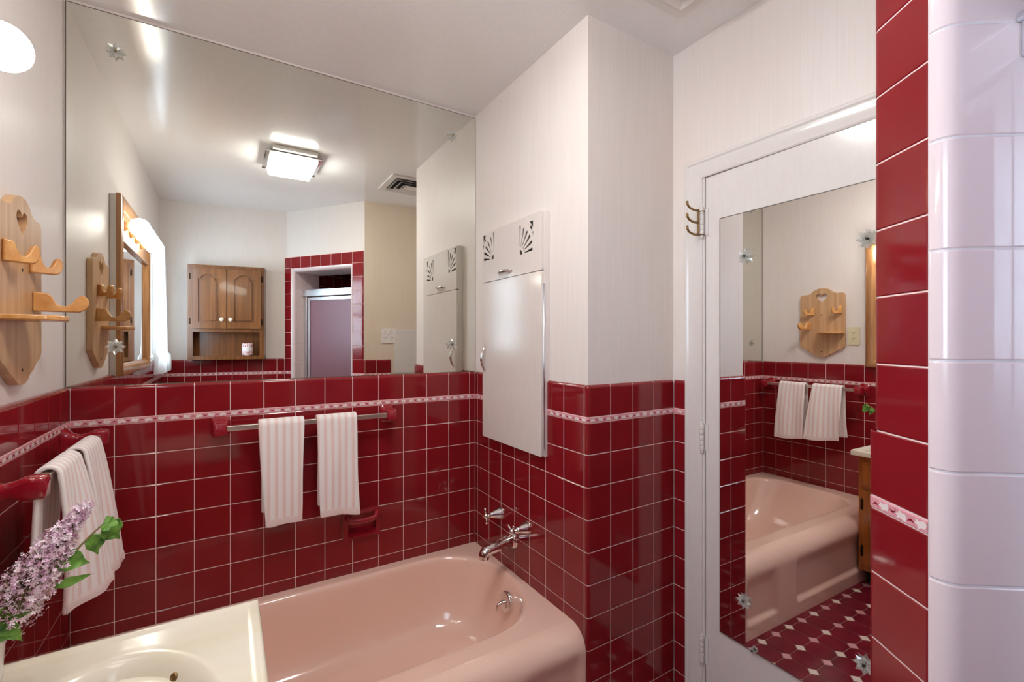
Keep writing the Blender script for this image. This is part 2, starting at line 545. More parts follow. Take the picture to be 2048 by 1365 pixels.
def wainscot(name, parent, path, brk, zbot=0.0, flip=False, skip=None, hole=None, thick=0.02, cap=True, zcap=Z_CAP, phase=0.0, lskip=None):
    mb = MB()
    s0, s1 = brk[0], brk[-1]
    if hole:
        h0, h1, hz0, hz1 = hole
        for a, b, c, d in ((s0, h0, zbot, Z_L1), (h1, s1, zbot, Z_L1), (h0, h1, zbot, hz0), (h0, h1, hz1, Z_L1)):
            strip(mb, path, a, b, [(c, 0.0016), (d, 0.0016)], 1, flip)
    else:
        strip(mb, path, s0, s1, [(zbot, 0.0016), (Z_L1, 0.0016)], 1, flip)
    strip(mb, path, s0, s1, capprof(Z_L1, zcap, thick=thick), 1, flip)
    for a, b in zip(brk[:-1], brk[1:]):
        for z0, z1 in grid_z(zbot):
            if hole and a < hole[1] - 0.02 and b > hole[0] + 0.02 and z0 < hole[3] - 0.02 and z1 > hole[2] + 0.02:
                if hole[0] - a > 0.02: tile(mb, path, a, hole[0] - 0.004, z0, z1, 0, flip=flip)
                continue
            if skip and skip(a, b, z0, z1): continue
            tile(mb, path, a, b, z0, z1, 0, flip=flip)
        if not (skip and skip(a, b, Z_L1, zcap)):
            tile(mb, path, a, b, Z_L1, zcap, 0, cap=True, thick=thick, flip=flip)
    listello(mb, path, s0, s1, Z_L2, Z_L1, flip, phase)
    return mb.build(name, ['red', 'grout', 'listello', 'listello_white', 'listello_dark'], parent)

def seq(first, step, lo, hi):
    r = [lo]; k = math.floor((lo - first) / step) + 1
    while first + k * step < hi - 0.004:
        if first + k * step > lo + 0.004: r.append(first + k * step)
        k += 1
    return r + [hi]

# ---------------------------------------------------------------- floor and ceiling
def make_floor():
    mb = MB()
    mb.box(-0.60, 2.2, -1.0, 2.25, -0.06, -0.0015, 1)
    px = 0.1092; h = 0.0235; g = 0.0022; x0, y0 = 0.995, 1.190
    def plate(pts, mi):
        c = Vector((sum(p[0] for p in pts) / len(pts), sum(p[1] for p in pts) / len(pts)))
        n = len(pts)
        outer = [(p[0], p[1], -0.0012) for p in pts]
        inn = []
        for p in pts:
            d = (c - Vector(p)); d = d.normalized() * min(0.0014, d.length * 0.3)
            inn.append((p[0] + d.x, p[1] + d.y, 0.0))
        mb.add(outer + inn, [tuple(range(n, 2 * n))] + [(i, (i + 1) % n, n + (i + 1) % n, n + i) for i in range(n)], mi)
    for i in range(-14, 7):
        for j in range(-16, 9):
            x, y = x0 + i * px, y0 + j * px
            if not (-0.5 < x < 1.62 and -0.62 < y < 2.1): continue
            q = h - g * 0.7
            plate([(x - q, y), (x, y - q), (x + q, y), (x, y + q)], 2 if (i + j) % 2 == 0 else 3)
            a, b = x + px, y + px; k = h + g * 0.7; e = g * 0.55
            plate([(x + k, y + e), (a - k, y + e), (a - e, y + k), (a - e, b - k), (a - k, b - e), (x + k, b - e), (x + e, b - k), (x + e, y + k)], 0)
    tile_m = noise_mix(mat('burgundy_floor_tile', srgb(112, 22, 40), 0.14), (9, 9, 9), srgb(104, 18, 36), srgb(128, 30, 48))
    gm = mat('tan_floor_grout', srgb(150, 112, 96), 0.8)
    cm = mat('cream_floor_dot', srgb(232, 216, 204), 0.18); pm = mat('pink_floor_dot', srgb(216, 160, 166), 0.18)
    o = mb.build('floor', [tile_m, gm, cm, pm])
    return struct(o, 'burgundy octagon tiled floor with small cream and pink square dots', 'floor')
make_floor()
mb = MB(); mb.box(-0.62, 2.2, -1.0, 2.25, ZC, ZC + 0.06)
struct(mb.build('ceiling', 'ceiling'), 'pale semi gloss painted ceiling over the bathroom', 'ceiling')

# ---------------------------------------------------------------- walls
# left wall with window opening
WY0, WY1, WZ0, WZ1 = -0.22, 0.28, 1.26, 2.08
mb = MB()
for (y0, y1, z0, z1) in ((WY1, 2.21, 0, ZC), (-0.62, WY0, 0, ZC), (WY0, WY1, 0, WZ0), (WY0, WY1, WZ1, ZC)):
    mb.box(XLW - TH, XLW, y0, y1, z0, z1)
wl = struct(mb.build('wall_left', 'wallpaper'), 'left wall papered in pale strie with burgundy tile below', 'wall')
pl = Path([(XL, YT), (XL, -0.515)], [(1, 0), (1, 0)])
ybr = [YT - b for b in seq(1.962, P, -0.515, YT)[::-1]]
wainscot('tile_wainscot', wl, pl, ybr, flip=False, phase=0.01)
# mirror wall
mb = MB(); mb.box(XLW - 0.02, XFW + TH, YTW, YTW + TH, 0, ZC)
wf = struct(mb.build('wall_front', 'wallpaper'), 'far wall behind the bathtub carrying the large mirror', 'wall')
pf = Path([(XL, YT), (XF, YT)], [(0, -1), (0, -1)])
SOAP = (0.4255, 0.5895, Z_G - 4 * P, Z_G - 3 * P)
def soap_skip(a, b, z0, z1):
    return False
wainscot('tile_wainscot', wf, pf, [x - XL for x in seq(-0.3294, P, XL, XF)], zbot=0.30, hole=(0.4325 - XL, 0.5835 - XL, 0.5175, 0.6270), phase=0.02)
# faucet wall + return face share a rounded tiled corner
mb = MB(); mb.box(XFW, XFW + 0.30, YCW, YTW + 0.01, 0, ZC)
wr = struct(mb.build('wall_right', 'wallpaper'), 'wall at the faucet end of the bathtub behind the white cabinet', 'wall')
r = 0.011
arc = [(XF + r - r * math.cos(t), YC + r - r * math.sin(t)) for t in [k / 5 * PI / 2 for k in range(6)]]
arcn = [(-math.cos(t), -math.sin(t)) for t in [k / 5 * PI / 2 for k in range(6)]]
pr_ = Path([(XF, YT), (XF, arc[0][1] + 0.002)] + arc + [(arc[-1][0] + 0.002, YC), (XD, YC)], [(-1, 0)] * 2 + arcn + [(0, -1)] * 2)
corner_s = pr_.s[1]                                   # start of the rounded corner
col_s = lambda x: pr_.s[7] + (x - (XF + r))
ys = [YT, 2.037] + [1.9205 - k * P for k in range(7)]
br = [YT - y for y in ys]
br2 = br + [col_s(1.1848), col_s(1.1848 + P), col_s(1.1848 + 2 * P), pr_.len]
CABY0, CABY1, CABZ0, CABZ1 = 1.452, 1.934, 0.919, 1.885
def cab_skip(a, b, z0, z1):
    y1, y0 = YT - a, YT - b
    return y0 > CABY0 - 0.03 and y1 < CABY1 + 0.01 and z0 > CABZ0 + 0.01
def wains_right():
    return wainscot('tile_wainscot', wr, pr_, br2, flip=False, thick=0.0114, phase=0.005)
wains_right()
# return wall box
mb = MB(); mb.box(XFW + 0.30, XDW + TH, YCW, YCW + 0.30, 0, ZC)
struct(mb.build('wall_return', 'wallpaper'), 'short return wall between the faucet wall and the door wall', 'wall')
# door wall with opening
DY0, DY1, DZ = 0.405, 1.0845, 1.998
mb = MB()
mb.box(XDW, XDW + TH, DY1, YCW + 0.01, 0, ZC); mb.box(XDW, XDW + TH, YOW - 0.02, DY0, 0, ZC); mb.box(XDW, XDW + TH, DY0, DY1, DZ, ZC)
wd = struct(mb.build('wall_door', 'wallpaper'), 'wallpapered wall around the white door', 'wall')
pd = Path([(XD, YC), (XD, 1.158)], [(-1, 0), (-1, 0)])
wainscot('tile_wainscot', wd, pd, [0, pd.len], thick=0.0112, phase=0.03)
# wall beside the shower (faces the mirror wall)
def dp(s, t=0.0, z=0.0):                      # point on the diagonal wall; t = depth away from the room
    q = B + DG * s - DGN * t
    return Vector((q.x, q.y, z))
SW = (YOW - B.y + DGN.y * 0.012) / DG.y        # where the diagonal wallpaper plane meets this wall
cW = dp(SW, 0.012); cI = dp(SW - 0.03, 0.10)
mb = MB(); mb.prism([(cW.x, cW.y), (cI.x, cI.y), (XDW + TH, cI.y), (XDW + TH, YOW)], [], 0, ZC)
wo = struct(mb.build('wall_side', 'wallpaper_beige'), 'narrow beige papered wall between shower and door with an outlet', 'wall')
def turn(y, R_=0.014):
    """plan points and normals of the rounded corner from the diagonal face to the plane y = const"""
    s_ = (y - B.y) / DG.y; a0 = math.atan2(DGN.y, DGN.x); a1 = PI / 2
    half = (a0 - a1) / 2; tl = R_ * math.tan(half)
    c = Vector((dp(s_ - tl).x, dp(s_ - tl).y)) - DGN * R_
    an = [a0 + (a1 - a0) * k / 6 for k in range(7)]
    return s_ - tl, [dp(s_ - tl - 0.002).xy] + [(c.x + R_ * math.cos(a), c.y + R_ * math.sin(a)) for a in an], [DGN] + [(math.cos(a), math.sin(a)) for a in an]
sLo, ptLo, nrLo = turn(YO)
sHi, ptHi, nrHi = turn(YOW + 0.0005)
po = Path([(XDW, YO)] + ptLo[::-1][:1], [(0, 1), (0, 1)])
so = lambda x: XDW - x
po_b = [so(1.184), so(1.063), po.len]
wainscot('tile_wainscot', wo, po, po_b, thick=0.0112, phase=0.0)
# back wall
nb = Vector((B.y - A.y, -(B.x - A.x))).normalized()
mb = MB(); wall_poly(mb, A - (B - A) * 0.05, B + (B - A).normalized() * 0.02, 0, ZC, nb, 0.08)
wb = struct(mb.build('wall_back', 'wallpaper'), 'rear wall with the oak cabinet and burgundy tile wainscot', 'wall')
bn = -nb
pb = Path([B + bn * 0.012, A + bn * 0.012], [bn, bn])
lb = pb.len
wainscot('tile_wainscot', wb, pb, [0.0] + seq(0.06, P, 0.0, lb)[1:], thick=0.0125)
# diagonal shower wall: upper and side pieces round the opening
S0, S1, ZO = 0.106, 0.735, 1.985             # clear opening inside the pink trim
SB0, SB1, ZT = 0.076, 0.762, 2.015           # outer edge of the pink trim
TD = frame(dp(0), (DG.x, DG.y, 0), (0, 0, 1), (DGN.x, DGN.y, 0))   # local a=s, b=z, d=towards room
WT = 0.012                                    # tile thickness in front of the wall plane
mb = MB()
hole = [(S0 - 0.0, 0.0), (S1, 0.0), (S1, ZO), (S0, ZO)]
for (a0, a1, z0, z1) in ((0.0, S0 - 0.012, 0, ZC), (S1 + 0.012, SW, 0, ZC), (S0 - 0.012, S1 + 0.012, ZO + 0.012, ZC)):
    mb.box(a0, a1, z0, z1, -0.09, -WT, 0, TD)
wdg = struct(mb.build('wall_diagonal', 'wallpaper'), 'angled wall holding the tiled shower entrance', 'wall')
# red frame of tiles round the opening
pdg = Path([dp(0.0, 0.0).xy, dp(DL, 0.0).xy], [DGN, DGN])
pdc = Path([dp(SB1).xy] + ptHi, [DGN] + nrHi)          # above the wainscot
pdl = Path([dp(SB1).xy] + ptLo, [DGN] + nrLo)          # below: laps over the side wall's tile
ZTOP = 2.120
mb = MB()
rows = []
z = Z_G
for k in range(8): rows.append((z - P, z)); z -= P
rows.append((0.0, z))
zz = Z_L1; up = []
while zz + P < ZTOP - 0.02: up.append((zz, zz + P)); zz += P
up.append((zz, ZTOP))
strip(mb, pdg, 0.001, SB0, [(0, 0.0016), (ZTOP, 0.0016)], 1)
strip(mb, pdl, 0.0, pdl.len, [(0, 0.0016), (Z_CAP, 0.0016)], 1)
strip(mb, pdc, 0.0, pdc.len, [(Z_CAP, 0.0016), (ZTOP, 0.0016)], 1)
strip(mb, pdg, SB0, SB1, [(ZT, 0.0016), (ZTOP, 0.0016)], 1)
for z0, z1 in rows + [(Z_G, Z_L2)] + up:
    last = z1 == ZTOP
    tile(mb, pdg, 0.001, SB0, z0, z1, 0, cap=last, thick=WT)
    pp = pdl if z0 < Z_CAP - 0.02 else pdc
    tile(mb, pp, 0.0, pp.len, z0, z1, 0, cap=last, thick=WT)
nb_t = 6
for k in range(nb_t):
    a = SB0 + (SB1 - SB0) * k / nb_t; b = SB0 + (SB1 - SB0) * (k + 1) / nb_t
    tile(mb, pdg, a, b, ZT, ZTOP, 0, cap=True, thick=WT)
listello(mb, pdg, 0.001, SB0, Z_L2, Z_L1); listello(mb, pdl, 0.0, pdl.len, Z_L2, Z_L1, phase=0.012)
mb.build('tile_surround', ['red', 'grout', 'listello', 'listello_white', 'listello_dark'], wdg)
# pink bullnose trim and jambs
def jamb(sa, sb, sgn):
    """profile from the red edge at sb round into the opening at depth; sgn +1 for the right jamb"""
    R = abs(sa - sb)
    pts, nr = [], []
    for k in range(9):
        a = k / 8 * PI / 2
        s = sa + sgn * R * (1 - math.sin(PI / 2 - a)) if False else sb - sgn * R * math.sin(a)
        t = R * (1 - math.cos(a)) - 0.001
        pts.append(dp(s, t).xy); nr.append(DGN * math.cos(a) - DG * sgn * math.sin(a))
    pts.append(dp(sa, R + 0.002).xy); nr.append(-DG * sgn)
    pts.append(dp(sa, 0.119).xy); nr.append(-DG * sgn)
    pts.append(dp(sa, 0.30).xy); nr.append(-DG * sgn)
    return Path(pts, nr)
mb = MB()
PJ = 0.1608
for sa, sb, sgn, fl in ((S1, SB1, 1, True), (S0, SB0, -1, False)):
    pj = jamb(sa, sb, sgn)
    strip(mb, pj, 0.0, pj.len, [(0, 0.0012), (ZO + 0.03, 0.0012)], 1, fl)
    s_mid = pj.s[-2]
    zz = CAM_H + 0.618 * 1.045 * (682.5 - 951) / 914.7
    while zz > 0: zz -= PJ
    while zz < ZT:
        for a, b in ((0.0, s_mid), (s_mid, pj.len)):
            tile(mb, pj, a, b, max(zz, 0), min(zz + PJ, ZT), 0, flip=fl)
        zz += PJ
# head jamb
hp = []
R = 0.03
prof = [(ZT - R * math.sin(k / 8 * PI / 2), R * (1 - math.cos(k / 8 * PI / 2)) - 0.001) for k in range(9)] + [(ZO, 0.30)]
for k in range(6):
    a = SB0 + (SB1 - SB0) * k / 6 + 0.0008; b = SB0 + (SB1 - SB0) * (k + 1) / 6 - 0.0008
    vs = [dp(s, t, z) for z, t in prof for s in (a, b)]
    mb.add(vs, [(2 * i, 2 * i + 1, 2 * i + 3, 2 * i + 2)[::-1] for i in range(len(prof) - 1)], 0, True)
part_label(mb.build('pink_jamb_tile', ['pinktile', 'whitegrout'], wdg), 'pale pink rounded tile lining the shower opening')
# shower stall interior
mb = MB()
st = [dp(0.02, 0.10).xy, dp(0.02, 0.80).xy, dp(0.82, 0.80).xy, dp(0.82, 0.10).xy]
for i in range(3):
    a, b = st[i], st[i + 1]
    d = (b - a).normalized(); n_out = Vector((d.y, -d.x)) if False else Vector((-d.y, d.x)) * -1
    c_mid = (st[0] + st[2]) / 2
    if (a + n_out * 0.1 - c_mid).length < (a - c_mid).length: n_out = -n_out
    wall_poly(mb, a, b, 0, ZC, n_out, 0.03)
ws = struct(mb.build('wall_shower', 'pinktile'), 'inside walls of the shower stall beyond the frosted door', 'wall')
mb = MB()
for pa, pb_, nn in ((st[0] + DG * 0.012, st[1] + DG * 0.012, DG), (st[1] + DGN * 0.012, st[2] + DGN * 0.012, DGN), (st[2] - DG * 0.012, st[3] - DG * 0.012, -DG)):
    psh = Path([pa, pb_], [nn, nn])
    pn = [k * P for k in range(int(psh.len / P) + 1)] + [psh.len]
    strip(mb, psh, 0, psh.len, [(0, 0.0016), (2.2, 0.0016)], 1)
    for a, b in zip(pn[:-1], pn[1:]):
        zz = Z_L1 - 9 * P
        while zz < 2.15:
            tile(mb, psh, a, b, zz, zz + P, 0); zz += P
mb.build('tile_lining', ['red', 'grout'], ws)
mb = MB(); mb.box(0.02, 0.82, 2.20, 2.26, -0.80, -0.11, 0, TD)
mb.build('stall_ceiling', 'pinktile', ws)

# ---------------------------------------------------------------- window and curtain
mb = MB()
for (y0, y1, z0, z1) in ((WY0, WY0 + 0.035, WZ0, WZ1), (WY1 - 0.035, WY1, WZ0, WZ1), (WY0, WY1, WZ0, WZ0 + 0.035), (WY0, WY1, WZ1 - 0.035, WZ1), (WY0, WY1, 1.655, 1.69)):
    mb.box(XLW - 0.085, XLW - 0.045, y0, y1, z0, z1)
w1 = struct(mb.build('window_1', 'white_paint', bevel=0.003), 'small window in the left wall behind the sheer curtain', 'window')
mb = MB(); mb.box(XLW - 0.067, XLW - 0.063, WY0 + 0.03, WY1 - 0.03, WZ0 + 0.03, WZ1 - 0.03)
mb.build('window_pane', 'pane', w1)
mb = MB()
for (y0, y1, z0, z1) in ((WY0 - 0.045, WY0, WZ0 - 0.03, WZ1 + 0.045), (WY1, WY1 + 0.045, WZ0 - 0.03, WZ1 + 0.045), (WY0 - 0.045, WY1 + 0.045, WZ1, WZ1 + 0.045), (WY0 - 0.045, WY1 + 0.045, WZ0 - 0.03, WZ0)):
    mb.box(XLW, XLW + 0.012, y0, y1, z0, z1)
mb.build('window_frame', 'white_paint', w1)
def curtain():
    mb = MB()
    y0, y1 = -0.31, 0.34
    def fn(u, v):
        y = y0 + (y1 - y0) * u
        z = 1.15 + (2.10 - 1.15) * v
        amp = 0.012 + 0.010 * (1 - v)
        x = XLW + 0.050 + amp * math.sin(u * 2 * PI * 7 + 0.6 * math.sin(v * 5)) + 0.012 * (1 - v)
        if v < 0.15: x += 0.012 + 0.008 * math.sin(u * 2 * PI * 19)
        return (x, y, z)
    mb.grid(fn, 150, 40)
    o = mb.build('curtain', 'curtain')
    return tag(o, 'white sheer curtain with a gathered frill hem beside the vanity mirror', 'curtain')
curtain()
mb = MB(); mb.tube([(XLW + 0.05, -0.33, 2.105), (XLW + 0.05, 0.36, 2.105)], 0.006)
tag(mb.build('curtain_rod', 'satin'), 'slim metal rod at the top of the sheer curtain', 'curtain rod')

# ---------------------------------------------------------------- door, casing, hinges
ang = math.radians(1.0823)
HX, HY = 1.5425, 1.0795                         # hinge edge of the door face
TDo = Matrix.Translation((HX, HY, 0)) @ Matrix.Rotation(ang, 4, 'Z') @ Matrix(((0, 0, -1, 0), (-1, 0, 0, 0), (0, 1, 0, 0), (0, 0, 0, 1)))
# local a: from hinge towards latch (-y), b: up, d: towards the room (-x)   (turned slightly open into the room)
TDo = Matrix.Translation((HX, HY, 0)) @ Matrix.Rotation(-ang, 4, 'Z') @ Matrix(((0, 0, -1, 0), (-1, 0, 0, 0), (0, 1, 0, 0), (0, 0, 0, 1)))
mb = MB(); mb.box(0.0, 0.666, 0.01, 1.9915, -0.035, 0.0, 0, TDo)
door = struct(mb.build('door_1', 'white_paint', bevel=0.002), 'white painted flush door carrying a tall mirror', 'door')
for zc in (1.823, 1.009, 0.206):
    mb = MB()
    for k in range(5):
        z0 = zc - 0.05 + k * 0.02
        mb.lathe([(0.0072, z0 + 0.0006), (0.0078, z0 + 0.002), (0.0078, z0 + 0.018), (0.0072, z0 + 0.0194)], 14, 0, Matrix.Translation((1.531, 1.088, 0)))
    for zt, s in ((zc + 0.05, 1), (zc - 0.05, -1)):
        mb.sphere((1.531, 1.088, zt + s * 0.004), 0.0062, 12, 8, sc=(1, 1, 1.2))
    mb.box(0.0, 0.012, zc - 0.05, zc + 0.05, 0.0, 0.0025, 0, TDo)
    mb.build('hinge', 'white_paint', door)
# door stop knob at the mirror's lower edge is the bottom rosette; casing
def casing():
    mb = MB()
    # profile across width w (0 outer .. 0.072 inner) with thickness
    prof = [(0.0, 0.0), (0.0, 0.016), (0.004, 0.020), (0.012, 0.021), (0.018, 0.017), (0.026, 0.0175), (0.040, 0.0165), (0.050, 0.013), (0.060, 0.012), (0.066, 0.010), (0.070, 0.006), (0.070, 0.0)]
    yl_out, yr_out, zt_out = 1.158, 0.352, 2.062
    loops = []
    for w, d in prof:
        loops.append([(XDW - d, yl_out - w, 0.0), (XDW - d, yl_out - w, zt_out - w), (XDW - d, yr_out + min(w, 0.05), zt_out - w), (XDW - d, yr_out + min(w, 0.05), 0.0)])
    vs = [p for lp in loops for p in lp]; fs = []
    for j in range(len(prof) - 1):
        for i in range(3):
            a = j * 4 + i
            fs.append((a, a + 1, a + 5, a + 4)[::-1])
    mb.add(vs, fs, 0, False)
    # jamb inside the opening with a stop
    mb.box(XDW - 0.001, XDW + 0.10, 1.0815, 1.0885, 0, 1.998); mb.box(XDW - 0.001, XDW + 0.10, DY0 - 0.003, DY0 + 0.004, 0, 1.998); mb.box(XDW - 0.001, XDW + 0.10, DY0, 1.088, 1.9935, 2.001)
    mb.box(XDW + 0.040, XDW + 0.10, DY0, 1.088, 0, 1.998)
    o = mb.build('trim_1', 'white_paint', sharp=30)
    return struct(o, 'moulded white casing around the door', 'door casing')
casing()

# ---------------------------------------------------------------- rosette (clear starburst mirror fastener)
def rosette_mb(T, r=0.029):
    mb = MB()
    for lay, (rr, tilt, rot) in enumerate(((r, 0.006, 0.0), (r * 0.52, 0.011, PI / 8))):
        for k in range(8):
            a = rot + k * PI / 4
            ca, sa = math.cos(a), math.sin(a)
            def pt(rad, w, d): return (rad * ca - w * sa, rad * sa + w * ca, d)
            q = [pt(0.004, 0, 0.004), pt(rr * 0.55, -rr * 0.27, 0.003 + tilt * 0.5), pt(rr, 0, 0.003 + tilt), pt(rr * 0.55, rr * 0.27, 0.003 + tilt * 0.5), pt(rr * 0.55, 0, 0.008 + tilt * 0.6), pt(rr * 0.5, 0, 0.001 + tilt * 0.3)]
            mb.add(q, [(0, 1, 4), (1, 2, 4), (2, 3, 4), (3, 0, 4), (1, 0, 5), (2, 1, 5), (3, 2, 5), (0, 3, 5)], 0, False, T)
    mb.lathe([(0.0035, 0.0), (0.0035, 0.012), (0.002, 0.0135)], 12, 1, T)
    return mb

# big mirror
MYS = 2.0795
mb = MB(); mb.box(-0.457, 1.0845, MYS, MYS + 0.004, 1.2195, 2.514)
mb.mi = [1, 1, 0, 1, 1, 1]
wm = mb.build('wall_mirror', ['mirror', 'mirror_edge'])
tag(wm, 'huge frameless mirror filling the wall above the bathtub', 'mirror')
for x, z in ((-0.328, 2.385), (0.957, 2.396), (-0.329, 1.354), (0.952, 1.358)):
    T = frame((x, MYS, z), (1, 0, 0), (0, 0, 1), (0, -1, 0))
    part_label(rosette_mb(T).build('mirror_rosette', ['crystal', 'brass'], wm), 'clear starburst rosette with a brass screw')
# thin irregular dark silvering line along the edge of the mirror
mb = MB()
for (x0, x1, z0, z1) in ((-0.4585, -0.4560, 1.2195, 2.514), (1.0835, 1.0855, 1.2195, 2.514), (-0.457, 1.0845, 2.5128, 2.5148), (-0.457, 1.0845, 1.2183, 1.2205)):
    mb.box(x0, x1, MYS - 0.0006, MYS + 0.004, z0, z1)
mb.build('mirror_rim', 'mirror_edge', wm)

# door mirror
mb = MB(); mb.box(0.0625, 0.606, 0.311, 1.8215, 0.0, 0.0048, 0, TDo)
mb.mi = [1, 1, 1, 1, 1, 0]
dm = mb.build('door_mirror', ['mirror2', 'mirror_edge'])
tag(dm, 'tall frameless mirror fixed to the white door', 'mirror')
for a, z in ((0.161, 1.668), (0.520, 1.660), (0.157, 0.470), (0.512, 0.464), (0.190, 0.318)):
    T = TDo @ Matrix.Translation((a, z, 0.0048))
    part_label(rosette_mb(T, 0.029 if z > 0.4 else 0.012).build('mirror_rosette', ['crystal', 'slot'], dm), 'clear starburst rosette with a dark screw')
mb = MB()
for (a0, a1, z0, z1) in ((0.0612, 0.0632, 0.311, 1.8215), (0.0625, 0.606, 1.8205, 1.823), (0.0625, 0.606, 0.3095, 0.312), (0.605, 0.607, 0.311, 1.8215)):
    mb.box(a0, a1, z0, z1, 0.0, 0.0054, 0, TDo)
mb.build('mirror_rim', 'mirror_edge', dm)

# brass triple hook on the upper hinge
hk = thing('hinge_hook', 'antique brass triple hook hanging on the upper door hinge', 'hook', (1.520, 1.095, 1.80))
mb = MB(); mb.box(1.513, 1.521, 1.090, 1.096, 1.771, 1.872)
mb.lathe([(0.010, 1.862), (0.010, 1.866)], 14, 0, Matrix.Translation((1.531, 1.088, 0))); mb.lathe([(0.010, 1.774), (0.010, 1.778)], 14, 0, Matrix.Translation((1.531, 1.088, 0)))
mb.build('back_plate', 'brass', hk, bevel=0.0015)
for z in (1.868, 1.822, 1.776):
    mb = MB()
    pts = [(1.517, 1.094, z), (1.500, 1.095, z - 0.002), (1.482, 1.0965, z + 0.001), (1.470, 1.098, z + 0.006), (1.463, 1.099, z + 0.014), (1.460, 1.099, z + 0.022)]
    mb.tube(pts, [0.0055, 0.0042, 0.004, 0.004, 0.0042, 0.005], 10)
    mb.sphere((1.460, 1.099, z + 0.023), 0.0052, 10, 8)
    mb.build('hook', 'brass', hk)

# ---------------------------------------------------------------- white wall cabinet at the faucet wall
cb = thing('wall_cabinet', 'narrow tall white wall cabinet with fan cutouts beside the big mirror', 'cabinet', (1.07, 1.69, 0.919))
mb = MB()
mb.box(1.0615, 1.0850, CABY0 - 0.002, CABY1 + 0.0, CABZ0, CABZ1 + 0.002)
mb.box(1.0495, 1.0740, CABY1 - 0.020, CABY1 - 0.004, CABZ0 + 0.01, CABZ1 - 0.01, 1)
mb.box(1.0600, 1.0616, CABY0 + 0.01, CABY1 - 0.006, 1.66, CABZ1 - 0.01, 1)  # dark slab behind the fan cutouts, cavity shade put into colour
mb.build('cabinet_body', ['cab_white', 'painted_shadow'], cb, bevel=0.0015)
XC0, XC1 = 1.0478, 1.0612
TCB = TX(XC1, 0, 0, -1)      # a=y, b=z, d towards room (-x)
def flip_ok(mbx): return mbx
def tear(oy, oz, ang_, r0, r1, w0, w1, sg):
    ca, sa = math.cos(ang_), math.sin(ang_); out = []
    pts = [(r0, -w0), (r1 - w1, -w1)] + [(r1 - w1 + w1 * math.sin(t), -w1 * math.cos(t)) for t in (PI / 4, PI / 2, 3 * PI / 4)] + [(r1 - w1, w1), (r0, w0)]
    for a, b in pts:
        out.append((oy + sg * (a * ca - b * sa), oz + a * sa + b * ca))
    return out
holes = []
for oy, oz, sg in ((1.826, 1.752, 1), (1.610, 1.735, -1)):
    holes.append([(oy + sg * 0.002, oz)] + [(oy + sg * (0.002 + 0.020 * math.cos(t)), oz + 0.022 * math.sin(t)) for t in (0, PI / 6, PI / 3, PI / 2)])
    for dg, r1 in ((6, 0.098), (24, 0.103), (41, 0.106), (57, 0.108), (73, 0.113), (88, 0.124)):
        holes.append(tear(oy, oz, math.radians(dg), 0.032, r1, 0.0012, 0.0062, sg))
    for q in ([(0.100, 0.092), (0.100, 0.124), (0.074, 0.124)], [(0.086, 0.086), (0.094, 0.092), (0.090, 0.104), (0.080, 0.108), (0.076, 0.100)], [(0.102, 0.055), (0.102, 0.083), (0.093, 0.075)]):
        holes.append([(oy + sg * a, oz + b) for a, b in q])
def rrect(a0, a1, b0, b1, r_, n=4):
    out = []
    for cx_, cy_, s in ((a1 - r_, b1 - r_, 0), (a0 + r_, b1 - r_, 1), (a0 + r_, b0 + r_, 2), (a1 - r_, b0 + r_, 3)):
        for k in range(n + 1):
            t = s * PI / 2 + k / n * PI / 2
            out.append((cx_ + r_ * math.cos(t), cy_ + r_ * math.sin(t)))
    return out
mb = MB(); mb.prism(rrect(CABY0, CABY1, 1.6525, CABZ1, 0.006), holes, 0.0092, 0.0132, 0, TCB)
mb.prism(rrect(CABY0, CABY1, 1.6525, CABZ1, 0.006), [rrect(CABY0 + 0.004, CABY1 - 0.004, 1.6565, CABZ1 - 0.004, 0.003)], 0.0, 0.0093, 0, TCB)
mb.prism(rrect(CABY0 + 0.003, CABY1 - 0.003, 1.6555, CABZ1 - 0.003, 0.003), [], 0.001, 0.0085, 1, TCB)  # dark backing paints the shade seen through the fan holes
d_up = mb.build('cabinet_door', ['cab_white', 'painted_shadow'], cb)
part_label(d_up, 'upper flap pierced with two fan motifs')
mb = MB(); mb.prism(rrect(CABY0, CABY1, CABZ0, 1.6495, 0.006), [], 0.0, 0.0132, 0, TCB)
d_lo = mb.build('cabinet_door', 'cab_white', cb, bevel=0.0015)
part_label(d_lo, 'long plain lower door')
def pull(parent, p0, p1, out, w=0.007):
    """arched chrome pull between two points; out = bow direction * height"""
    p0, p1, out = Vector(p0), Vector(p1), Vector(out)
    mb = MB(); pts = []; rad = []
    for k in range(13):
        t = k / 12
        pts.append(p0.lerp(p1, t) + out * (math.sin(PI * t) ** 0.75)); rad.append(0.0035 + w * 0.55 * math.sin(PI * t) ** 0.6)
    mb.tube(pts, rad, 12, flat=1.0)
    return part_label(mb.build('cabinet_handle', 'chrome', parent), 'curved chrome pull')
pull(d_up, (XC0 + 0.001, 1.780, 1.680), (XC0 + 0.001, 1.668, 1.680), (-0.020, 0, 0))
pull(d_lo, (XC0 + 0.001, 1.905, 1.348), (XC0 + 0.001, 1.905, 1.232), (-0.022, 0, 0))
mb = MB(); mb.lathe([(0.004, 0.95), (0.004, 1.60)], 10, 0, Matrix.Translation((1.059, CABY0 - 0.0015, 0)))
mb.build('piano_hinge', 'satin', cb)

